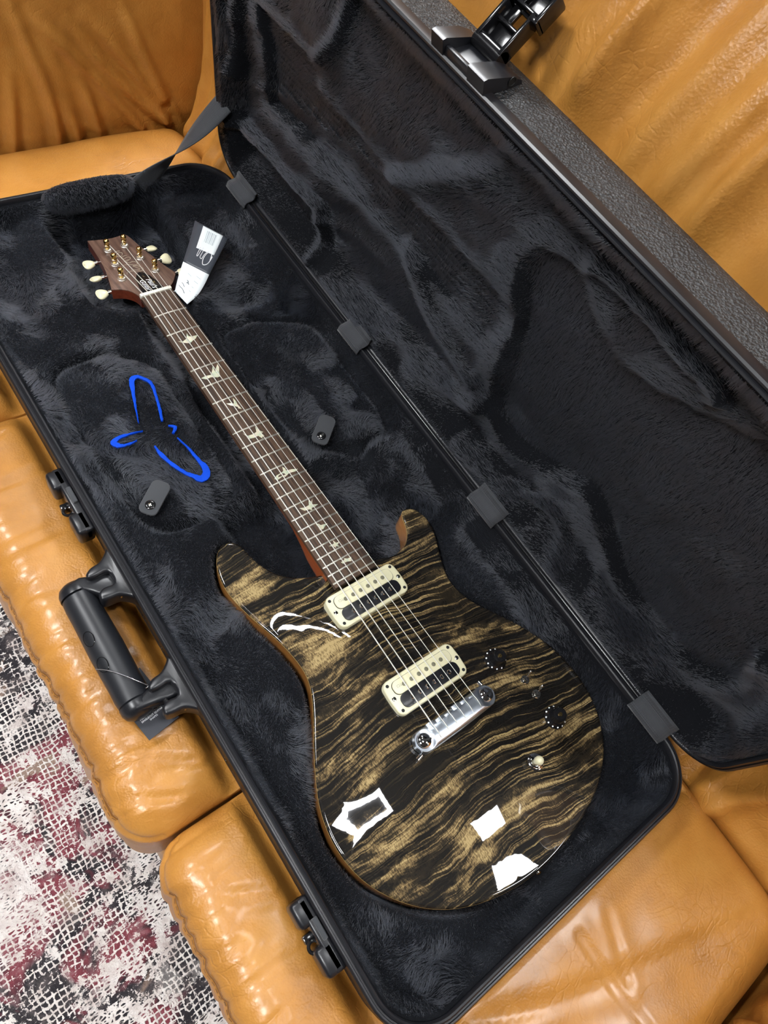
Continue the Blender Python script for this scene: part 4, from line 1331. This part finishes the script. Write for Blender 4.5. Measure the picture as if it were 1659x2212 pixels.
    # rounded fret end seen on the bass edge
BIRDS = {3: [(-14.4, -82.5), (-8.8, -85.3), (-2.7, -82.9), (1.8, -74.8), (1.5, -80.5), (4.5, -82.2), (13.3, -82.7), (7.0, -87.5), (2.6, -89.0), (-2.4, -91.5), (-7.9, -88.5), (-11.3, -86.6)],
 5: [(-17.3, -145.7), (-10.7, -144.9), (-4.4, -146.4), (0.3, -141.3), (5.0, -134.5), (4.2, -139.1), (2.9, -143.6), (11.9, -134.1), (11.2, -139.5), (7.1, -146.6), (5.5, -152.6), (1.6, -153.1), (-6.2, -149.5), (-12.6, -150.0)],
 7: [(-9.5, -192.6), (-3.5, -194.4), (-0.9, -196.7), (2.2, -188.4), (2.9, -194.1), (2.3, -199.2), (3.3, -207.2), (0.1, -205.1), (0.6, -202.7), (-2.4, -200.2), (-6.1, -197.4)],
 9: [(-14.1, -239.0), (-10.3, -245.0), (-3.5, -245.6), (1.6, -244.5), (4.6, -236.5), (5.2, -243.1), (9.2, -248.2), (6.2, -248.8), (7.4, -253.6), (3.9, -254.0), (3.3, -256.4), (0.7, -250.4), (-4.9, -250.8), (-11.1, -249.4), (-12.1, -245.2)],
 12: [(-14.3, -310.9), (-9.9, -308.2), (-3.3, -307.6), (0.8, -306.7), (2.9, -300.6), (4.8, -304.7), (4.0, -307.3), (11.2, -308.9), (18.5, -311.6), (13.8, -313.3), (5.5, -312.1), (-1.4, -314.5), (-3.6, -312.4), (-11.8, -314.1)],
 15: [(-9.8, -358.0), (-3.8, -360.1), (2.3, -359.8), (6.1, -353.3), (5.6, -358.3), (10.6, -354.6), (6.4, -360.9), (13.0, -363.7), (7.8, -364.8), (3.1, -364.4), (2.5, -368.3), (0.0, -364.8), (-6.1, -363.7)],
 17: [(-4.5, -384.3), (-1.2, -385.7), (0.0, -388.4), (8.5, -390.3), (3.6, -391.8), (0.1, -394.0), (-4.5, -393.6), (-3.9, -389.8)],
 19: [(-7.1, -415.5), (-1.7, -415.5), (0.2, -415.6), (1.3, -411.1), (2.9, -416.0), (7.5, -416.5), (2.8, -419.0), (4.0, -422.1), (0.1, -419.2), (-0.8, -421.5), (-2.5, -418.1)],
 21: [(-6.1, -439.1), (-0.6, -438.2), (-0.3, -436.4), (2.9, -438.8), (8.5, -439.3), (5.7, -441.8), (5.9, -443.9), (0.0, -441.6), (-5.0, -441.8)]}
for k, poly in BIRDS.items():
    p = ccw(poly); n = len(p)
    vs = [(x, y, fz(x, -y) + 0.12) for x, y in p] + [(x, y, fz(x, -y) - 0.8) for x, y in p]
    m = MB(); m.add(vs, [list(range(n))] + [[i, n + i, n + (i + 1) % n, (i + 1) % n] for i in range(n)])
    m.build('bird_inlay', M['pearl'], board, smooth=False)

# nut
m = MB(); m.box((0, 2.6, -0.6), (43.4, 5.2, 7.2), bev=1.2)
nut = m.build('nut', M['bone'], gtr)

# headstock, tilted back ten degrees
TILT = math.radians(10)
MH = Matrix.Translation((0, 0, -3)) @ Matrix.Rotation(-TILT, 4, 'X')
HEAD = [(-21.3, 2), (-21.0, 8), (-23.0, 18), (-29.6, 27.5), (-37, 32), (-45.2, 35), (-42.5, 43.9), (-35.5, 69.8), (-31.5, 93.4), (-29.4, 112.8), (-26.6, 149.0), (-14, 145.5), (-2, 142.5), (10, 141.8), (23.5, 144), (27.5, 139), (30.6, 106.0), (34.6, 83.1), (39.6, 52.4), (44.8, 34.3), (40, 27), (33.0, 17.5), (25.0, 10.5), (21.3, 6), (21.3, 2)]
def chaikin(poly, keep):
    o = []
    n = len(poly)
    for i in range(n):
        if i in keep: o.append(poly[i]); continue
        a = Vector(poly[i - 1]); b = Vector(poly[i]); c = Vector(poly[(i + 1) % n])
        o += [tuple(b.lerp(a, 0.25)), tuple(b.lerp(c, 0.25))]
    return o
HEADS = chaikin(HEAD, {0, 5, 10, 24, 19})
MB().prism(HEADS, -14, -1.2, MH).build('headstock', M['redwood'], gtr, angle=30)
ven = MB().prism(HEADS, -1.3, 0.2, MH, bev=0.4).build('headstock_veneer', M['veneer'], gtr, angle=30)
trc = MB().prism([(-14.5, 7), (15.5, 7), (14.5, 22), (11, 40), (5.5, 51), (1.5, 53), (-3, 51), (-9, 40), (-13, 22)], 0.1, 1.8, MH, bev=0.5).build('truss_rod_cover', M['gloss_black'], gtr)

def text_mesh(s, size, Mx, name, mat, parent, depth=0.08, align='CENTER', shear=0.0):
    c = bpy.data.curves.new(name, 'FONT'); c.body = s; c.size = size; c.align_x = align; c.align_y = 'CENTER'
    c.extrude = depth; c.shear = shear; c.resolution_u = 2
    t = bpy.data.objects.new('tmp', c); COL.objects.link(t)
    dg_ = bpy.context.evaluated_depsgraph_get()
    me = bpy.data.meshes.new_from_object(t.evaluated_get(dg_))
    bpy.data.objects.remove(t, do_unlink=True)
    me.transform(Mx)
    me.transform(Matrix.Scale(MM, 4))
    me.name = name
    me.materials.clear(); me.materials.append(mat)
    o = bpy.data.objects.new(name, me); COL.objects.link(o)
    return par(o, parent)
# lettering of the cover is read with the headstock to the left
for s, xx in (("Paul's", 3.6), ("Guitar", -5.0)):
    text_mesh(s, 9.5, MH @ Matrix.Translation((xx + 1, 24, 1.9)) @ Matrix.Rotation(math.radians(-90), 4, 'Z'), 'cover_lettering', M['white_print'], trc, shear=0.35)

# script signature on the veneer: strokes traced in the headstock plane
def hs(px, py):      # strokes sketched on a 0..1 box, x across, y towards the tip
    return (px, py)
SIG = [[(-14, 56), (-12, 60), (-5, 61), (4, 58), (12, 56), (16, 60), (14, 66), (8, 70), (4, 70), (9, 64), (10, 60), (2, 62), (-3, 64)],
       [(-10, 70), (-12, 74), (-8, 77), (0, 76), (7, 72), (13, 72), (14, 77), (9, 80), (3, 79), (0, 83), (6, 85)],
       [(-4, 84), (2, 86), (8, 86), (11, 90), (6, 92), (1, 90), (-3, 93), (3, 96), (9, 96)],
       [(-8, 100), (-3, 97), (2, 99), (5, 104), (0, 106), (-4, 103), (-7, 107), (-1, 110), (4, 109)]]
for st in SIG:
    p3 = [MH @ Vector((x * 0.8 - 2, y, 0.3)) for x, y in spline(st, 6, False)]
    MB().tube(p3, 0.34, 5).build('signature_stroke', M['silver_print'], ven)

# tuners
POSTS = [(-24.4, 49.2), (-18.1, 82.2), (-12.8, 115.4), (22.5, 48.0), (17.4, 81.9), (11.8, 116.6)]
BUTT = [(-55.0, 42), (-48.5, 75), (-43.0, 108.5), (57.5, 42.5), (51.5, 78.5), (45.5, 109)]
for k, ((x, y), (bx, by)) in enumerate(zip(POSTS, BUTT)):
    T = MH @ Matrix.Translation((x, y, 0.2))
    m = MB()
    m.lathe([(5.6, 0), (5.6, 1.4), (5.0, 1.8), (4.8, 3.6), (3.4, 4.2)], 10, T)
    tn = m.build('tuner', M['steel'], gtr, angle=30)
    MB().lathe([(3.0, 2), (3.0, 6.4), (3.5, 7.0), (3.5, 9.4), (2.4, 10.2), (2.3, 12.0), (3.7, 12.8), (3.7, 15.8), (2.9, 17.2), (1.2, 17.8), (0.2, 17.8)], 16, T).build('post', M['gold'], tn, angle=50)
    s = -1 if bx < 0 else 1
    ey = y
    shaft = MB(); shaft.tube([MH @ Vector((x, by, -8)), MH @ Vector((bx - s * 7, by, -8))], 1.9, 10)
    shaft.tube([MH @ Vector((bx - s * 11, by, -8)), MH @ Vector((bx - s * 6, by, -8))], 3.2, 12)
    shaft.build('shaft', M['nickel'], tn)
    # kidney-shaped button, flattened, with a lobed outer edge
    uu = np.linspace(0.0, np.pi, 14); vv = np.linspace(0, 2 * np.pi, 22)[:-1]
    ro = (0.25, -0.35, 0.15, -0.1, 0.5, -0.25)[k]
    vs = []
    for a in uu:
        for b in vv:
            lx = -math.cos(a); rr = math.sin(a) ** 0.75
            wy = 10.2 * (0.74 + 0.26 * lx)
            px = lx * 7.6 + 0.9 * math.cos(2 * b) * max(0, lx)
            py = rr * wy * math.cos(b); pz = rr * 3.6 * math.sin(b)
            q = Vector((s * px, py * math.cos(ro) - pz * math.sin(ro), py * math.sin(ro) + pz * math.cos(ro)))
            vs.append(MH @ (Vector((bx, by, -8)) + q))
    nvv = len(vv)
    fs = [[i * nvv + j, (i + 1) * nvv + j, (i + 1) * nvv + (j + 1) % nvv, i * nvv + (j + 1) % nvv] for i in range(13) for j in range(nvv)]
    m = MB(); m.add(vs, fs)
    tag(m.build('button', M['button'], tn, angle=180), label='cream kidney-shaped tuner button')

# ---- pickups
def barrel(x0, x1, y0, y1, r, bul=1.6):
    p = rrect(x0, y0, x1, y1, r, 6)
    cx = (x0 + x1) / 2; cy = (y0 + y1) / 2
    o = []
    # add points on the long sides, bowed outwards a little
    q = []
    n = len(p)
    for i in range(n):
        a = Vector(p[i]); b = Vector(p[(i + 1) % n])
        k = max(1, int((b - a).length / 8))
        for t in range(k): q.append(a.lerp(b, t / k))
    for a in q:
        o.append((a.x + math.copysign(bul * (1 - ((a.y - cy) / (y1 - cy)) ** 2), a.x - cx) if abs(a.x - cx) > (x1 - cx) * 0.9 else a.x, a.y))
    return o
def pickup(cx, yc, ztop, zbot, slant=0.0):
    x0, x1, y0, y1 = cx - 46.5, cx + 46.5, yc - 19.8, yc + 19.8
    m = MB()
    R = Matrix.Translation((cx, yc, 0)) @ Matrix.Rotation(slant, 4, 'Z') @ Matrix.Translation((-cx, -yc, 0))
    outer = barrel(x0, x1, y0, y1, 7)
    ringo = m.prism(outer, zbot, ztop, R, bev=1.8).build('pickup', M['cream'], gtr, angle=50)
    # bobbins proud of the ring: cream towards the neck, black towards the bridge
    bz = ztop + 1.9
    MB().prism(rrect(cx - 39.5, yc - 0.2, cx + 39.5, yc + 15.6, 6.5, 6), ztop - 1, ztop + 0.25, R).build('coil_gap', M['hole'], ringo)
    MB().prism(rrect(cx - 38.8, yc + 0.2, cx + 38.8, yc + 15.2, 6.2, 6), ztop - 1, bz, R, bev=0.7).build('cream_bobbin', M['cream'], ringo)
    MB().prism(rrect(cx - 38.8, yc - 15.6, cx + 38.8, yc - 0.2, 6.2, 6), ztop - 1, bz - 0.2, R, bev=0.7).build('black_bobbin', M['black_plastic'], ringo)
    for k in range(6):
        x = cx - 25.6 + 51.2 * k / 5
        MB().lathe([(2.4, bz - 1), (2.4, bz + 0.25), (2.0, bz + 0.4), (0.2, bz + 0.4)], 14, R @ Matrix.Translation((x, yc + 7.6, 0))).build('slug', M['dark_slug'], ringo)
        pp = MB().lathe([(2.5, bz - 1), (2.5, bz + 0.6), (1.9, bz + 1.2), (0.2, bz + 1.3)], 14, R @ Matrix.Translation((x, yc - 8.2, 0))).build('pole_screw', M['chrome'], ringo)
    for sx in (-1, 1):
        for sy in (-1, 1):
            MB().lathe([(1.9, ztop - 0.5), (1.9, ztop + 0.1), (0.2, ztop + 0.1)], 12, R @ Matrix.Translation((cx + sx * 42.2, yc + sy * 14.6, 0))).build('ring_screw', M['hole'], ringo)
        MB().lathe([(2.4, ztop - 0.5), (2.4, ztop + 0.3), (1.2, ztop + 0.7), (0.2, ztop + 0.7)], 14, R @ Matrix.Translation((cx + sx * 43.6, yc, 0))).build('height_screw', M['nickel'], ringo)
    text_mesh('TCI', 4.2, R @ Matrix.Translation((cx - 31, yc + 9, bz + 0.05)) @ Matrix.Rotation(math.pi, 4, 'Z'), 'bobbin_lettering', M['grey_print'], ringo, 0.03)
pickup(-1.6, -486.2, 0.8, -15, 0.0)
pickup(-2.6, -597.2, 1.6, -9, -0.015)

# ---- wraparound bridge
def bz_prof(t):   # height across the bar
    return t
m = MB()
nx = 49; xs = np.linspace(-56.5, 51.5, nx)
secs = []
for x in xs:
    c = (x + 2.5) / 54.0
    ear = max(0.0, (abs(c) - 0.62) / 0.38)
    endr = math.sqrt(max(0.0, 1 - max(0.0, (abs(x + 2.5) - 43.5) / 10.6) ** 2))
    hw = 12.0 * max(endr, 0.05)
    h = 9.2 - 3.6 * float(sstep(0.0, 0.4, ear))
    yc = -648.0 - 1.0 * (1 - abs(c))
    bar = 1 - float(sstep(0.0, 0.35, ear))
    prof = []
    for k in range(15):
        a = math.pi * k / 14
        yy = -math.cos(a) * hw
        # rounded bar in the middle, flat lug at the ends
        zr = -2 + (h + 2) * (abs(math.sin(a)) ** 0.55)
        zf = -2 + (h + 2) * min(1.0, abs(math.sin(a)) * 4)
        prof.append((x, yc + yy, bar * zr + (1 - bar) * zf))
    prof.append((x, yc + hw, -4)); prof.append((x, yc - hw, -4))
    secs.append(prof)
n = 17
vs = [p for s_ in secs for p in s_]
fs = [[i * n + j, (i + 1) * n + j, (i + 1) * n + (j + 1) % n, i * n + (j + 1) % n] for i in range(nx - 1) for j in range(n)]
m.add(vs, fs + [list(range(n)), [(nx - 1) * n + j for j in range(n)]])
bridge = m.build('bridge', M['aluminium'], gtr, angle=40)
# stepped intonation lands in front of the bar
lands = [(-31.5, 2.5), (-20.0, 1.0), (-8.5, -0.5), (3.0, 2.2), (14.5, 0.8), (26.0, -0.6)]
for lx, ly in lands:
    MB().box((lx + 0.6, -641.2 + ly, 5.4), (10, 6, 4.6), bev=0.9).build('saddle_step', M['aluminium'], bridge)
for sx in (-46.4, 41.4):
    T = Matrix.Translation((sx, -647.5, 5.0))
    st = MB().lathe([(8.2, -3), (8.2, 1.0), (7.6, 1.6), (7.4, 2.8), (5.6, 4.2), (3.0, 4.9), (0.3, 5.1)], 24, T).build('stud', M['chrome'], bridge)
    MB().box((0, 0, 4.5), (13.5, 1.7, 1.6), T @ Matrix.Rotation(0.15 if sx > 0 else -0.35, 4, 'Z')).build('slot', M['hole'], st)
for yy in (-655.5,):
    MB().tube([(-55, -657, 0), (-62, -658.5, 0)], 2.4, 12).build('set_screw', M['chrome'], bridge)
    MB().tube([(47, -636.5, 0), (46, -631.5, 0)], 2.2, 12).build('set_screw', M['chrome'], bridge)

# ---- strings
SR = [0.70, 0.62, 0.54, 0.44, 0.40, 0.38]
nutx = np.linspace(-17.6, 17.6, 6); brx = np.linspace(-30.2, 27.2, 6)
order = [0, 1, 2, 5, 4, 3]      # post index for each string, bass to treble
for k in range(6):
    px, py = POSTS[order[k]]
    s = 1 if px < 0 else -1
    hz_ = 9.8
    a = MH @ Vector((px + s * 3.2, py, hz_ + 0.2))
    wrap = [MH @ Vector((px + 3.2 * math.cos(t) * s, py + 3.2 * math.sin(t), hz_ - 1.2 + t * 0.12)) for t in np.linspace(math.pi * 1.5, 0, 9)]
    pts = wrap + [(nutx[k], 4.6, 2.9), (nutx[k], 0.4, 3.0)]
    for t in (0.25, 0.5, 0.75):
        pts.append((nutx[k] + (brx[k] - nutx[k]) * t, -640 * t, 3.0 + (9.3 - 3.0) * t))
    pts += [(brx[k], -640, 9.3), (brx[k] + 0.2, -645, 10.2), (brx[k] + 0.3, -650, 10.0), (brx[k] + 0.4, -655, 7.8), (brx[k] + 0.5, -659.6, 2.5)]
    m = MB(); m.tube(pts, SR[k], 6)
    m.build('string', M['string'], gtr, angle=180)

# ---- knobs
def knob(x, y, rot):
    z = top_z(x, y) - 0.3
    T = Matrix.Translation((x, y, z)) @ Matrix.Rotation(rot, 4, 'Z')
    k = MB().lathe([(12.8, 0), (13.0, 1.2), (12.6, 2.6), (9.6, 5.0), (8.2, 7.4), (7.8, 14.8), (7.2, 15.6), (6.2, 15.8), (5.6, 14.8), (0.4, 14.6)], 36, T).build('knob', M['gloss_black'], gtr, angle=40)
    MB().lathe([(2.2, 14), (2.2, 15.6), (0.3, 15.9)], 14, T).build('knob_shaft', M['gold'], k)
    d = MB()
    for i in range(11):
        a = math.radians(-150 + 300 * i / 10)
        d.lathe([(0.95, 0), (0.95, 0.4), (0.1, 0.45)], 8, T @ Matrix.Translation((11.4 * math.cos(a), 11.4 * math.sin(a), 3.2)) @ Matrix.Rotation(a, 4, 'Z') @ Matrix.Rotation(math.radians(38), 4, 'Y'))
    tag(d.build('dial_marks', M['white_print'], k), label='white number marks round the knob skirt')
knob(83.5, -623, 2.0)
knob(100.5, -710, 2.6)
# mini toggles
for x, y, an in ((99, -659.5, 0.5), (99.5, -679, 0.5)):
    z = top_z(x, y) - 0.2
    T = Matrix.Translation((x, y, z))
    s = MB().lathe([(5.2, 0), (5.2, 1.2), (4.6, 1.8), (3.2, 2.0), (3.0, 5.0), (2.2, 5.2)], 12, T).build('mini_switch', M['nickel'], gtr, angle=30)
    L = T @ Matrix.Rotation(math.radians(30), 4, 'Z') @ Matrix.Rotation(math.radians(32), 4, 'Y')
    MB().lathe([(0.9, 3.5), (1.1, 7), (1.6, 12), (1.6, 13.4), (0.9, 14.4), (0.1, 14.6)], 12, L).build('lever', M['chrome'], s)
# pickup selector
x, y = 48, -732
z = top_z(x, y) - 0.2
T = Matrix.Translation((x, y, z))
s = MB().lathe([(9.0, 0), (9.0, 0.8), (8.2, 1.2), (7.0, 1.4), (6.8, 2.6), (5.6, 3.2), (3.4, 3.2)], 28, T).build('selector_switch', M['chrome'], gtr, angle=30)
MB().lathe([(2.0, 2), (2.2, 8), (4.6, 10), (5.0, 14), (4.0, 17.5), (1.6, 19.2), (0.2, 19.4)], 18, T @ Matrix.Rotation(math.radians(-9), 4, 'Y')).build('switch_tip', M['cream'], s)
# small dot inlays of hardware: strap buttons at horn and tail
for p, d in (((-98, -349.5, -34), (0.1, 1, 0)), ((-10, -812.5, -34), (0, -1, 0))):
    q = Vector(d).to_track_quat('Z', 'Y').to_matrix().to_4x4()
    MB().lathe([(3.2, -1), (3.2, 5), (6.6, 8.5), (6.8, 10), (5.4, 11), (0.4, 11.2)], 20, Matrix.Translation(p) @ q).build('strap_button', M['nickel'], gtr, angle=40)

# ================================================================== swing tag at the headstock
ht = root('swing_tag', (0.05, 0.0, 0.064))
tag(ht, 'curled black and white paper swing tag hanging from the headstock', 'tag')
LE = spline([(99, 84, 92), (76, 56, 87), (56, 33, 83), (40, 16, 77), (31, 6, 71), (25, -1, 66)], 5, False)
RE = spline([(125, 40, 92), (102, 20, 88), (77, 0, 82), (62, -12, 76), (47, -21, 70), (29, -27, 66)], 5, False)
def tag_pt(s, t, off=0.0):
    """s across 0..1, t along 0 (free end) .. 1"""
    i = t * (len(LE) - 1); a = int(min(i, len(LE) - 2)); fr_ = i - a
    l = Vector(LE[a]).lerp(Vector(LE[a + 1]), fr_); r = Vector(RE[a]).lerp(Vector(RE[a + 1]), fr_)
    d = (r - l); al = (Vector(LE[a + 1]) - Vector(LE[a]))
    nrm = d.cross(al).normalized()
    if nrm.z < 0: nrm = -nrm
    return l.lerp(r, s) + nrm * off
def tag_patch(s0, s1, t0, t1, off, name, mat, parent, ns=6, nt=16, thick=0.3):
    vs = [tag_pt(s0 + (s1 - s0) * i / ns, t0 + (t1 - t0) * j / nt, off) for i in range(ns + 1) for j in range(nt + 1)]
    m = MB(); m.add(vs, grid_faces(ns + 1, nt + 1))
    o = m.build(name, mat, parent, angle=180)
    sm = o.modifiers.new('thickness', 'SOLIDIFY'); sm.thickness = thick * MM; sm.offset = 0
    return o
card = tag_patch(0, 1, 0, 1, 0, 'card', M['paper'], ht)
blk = tag_patch(0, 1, 0, 0.44, 0.35, 'black_panel', M['tag_card'], ht)
lab = tag_patch(0.26, 0.86, 0.015, 0.24, 0.7, 'price_label', M['paper'], ht)
for i in range(9):
    a = 0.42 + 0.034 * i + (0.006 if i % 3 else 0)
    tag_patch(a, a + (0.012, 0.02, 0.008)[i % 3], 0.05, 0.16, 0.95, 'barcode_bar', M['pale_ink'], lab, 1, 3, 0.1)
def tag_stroke(pts, r, mat, parent, name):
    p = [tag_pt(s, t, 0.9) for s, t in spline(pts, 5, False)]
    MB().tube(p, r, 5).build(name, mat, parent)
tag_stroke([(0.84, 0.26), (0.80, 0.34), (0.66, 0.37), (0.60, 0.31), (0.66, 0.24), (0.78, 0.24), (0.82, 0.30)], 0.55, M['white_print'], blk, 'script_stroke')
tag_stroke([(0.66, 0.22), (0.58, 0.27), (0.55, 0.32), (0.48, 0.31), (0.50, 0.24), (0.45, 0.22), (0.40, 0.31), (0.36, 0.30), (0.38, 0.22), (0.32, 0.24), (0.30, 0.19)], 0.5, M['white_print'], blk, 'script_stroke')
for pts in ([(0.3, 0.55), (0.45, 0.575)], [(0.62, 0.54), (0.8, 0.56)], [(0.6, 0.62), (0.78, 0.64)], [(0.62, 0.72), (0.7, 0.73)], [(0.6, 0.8), (0.7, 0.81)]):
    tag_stroke(pts, 0.25, M['pale_ink'], card, 'printed_line')
for pts in ([(0.36, 0.65), (0.42, 0.67), (0.40, 0.69)], [(0.36, 0.70), (0.42, 0.69), (0.48, 0.71)], [(0.2, 0.73), (0.26, 0.74), (0.3, 0.76), (0.36, 0.78)], [(0.12, 0.80), (0.2, 0.82), (0.3, 0.83), (0.42, 0.86), (0.5, 0.88)]):
    tag_stroke(pts, 0.3, M['ink'], card, 'handwriting')
MB().tube(spline([tag_pt(0.1, 0.93, 0.5), (10, 4, 62), (22, 18, 58), (34, 30, 58), (40, 38, 56)], 5, False), 0.4, 6).build('tag_cord', M['paper'], ht)

# ================================================================== card tag under the handle
ct = root('case_tag', (-0.25, -0.46, 0.045))
tag(ct, 'black card tag with white lettering tucked under the case handle', 'tag')
TP = [(-222, -447, 33), (-226, -494, 31), (-262, -499, 31), (-275, -436, 31), (-252, -420, 33)]
P0 = Vector((-244, -462, 41)); ax = (Vector((-227, -494, 0)) - Vector((-262, -499, 0))).normalized(); ay = Vector((-ax.y, ax.x, 0))
MT = Matrix(((ax.x, ay.x, 0, P0.x), (ax.y, ay.y, 0, P0.y), (0, 0, 1, P0.z), (0, 0, 0, 1)))
m = MB(); m.prism([(-21.5, -33.5), (12.9, -33), (12.6, 32), (-23.0, 30)], -0.4, 0.4, MT)
crd = m.build('card', M['black_card'], ct, smooth=False)
for i, s_ in enumerate(('', 'MCCARTY, SPECIAL,', 'SINGLECUT GUITAR', 'SHAPES')):
    if s_: text_mesh(s_, 2.6, MT @ Matrix.Translation((-5.5, -9.2 - 2.9 * i, 0.42)), 'lettering', M['white_print'], crd, 0.02)
# bent wire lying over the grip
w = MB(); w.tube(spline([(-274, -416, 64), (-266, -424, 69.5), (-256, -436, 71), (-244, -452, 69.8), (-240, -457, 67.5), (-243, -457.5, 67)], 6, False), 0.5, 6)
wo = w.build('steel_wire', M['wire'])
tag(wo, 'thin bent steel wire lying across the case handle grip', 'wire')
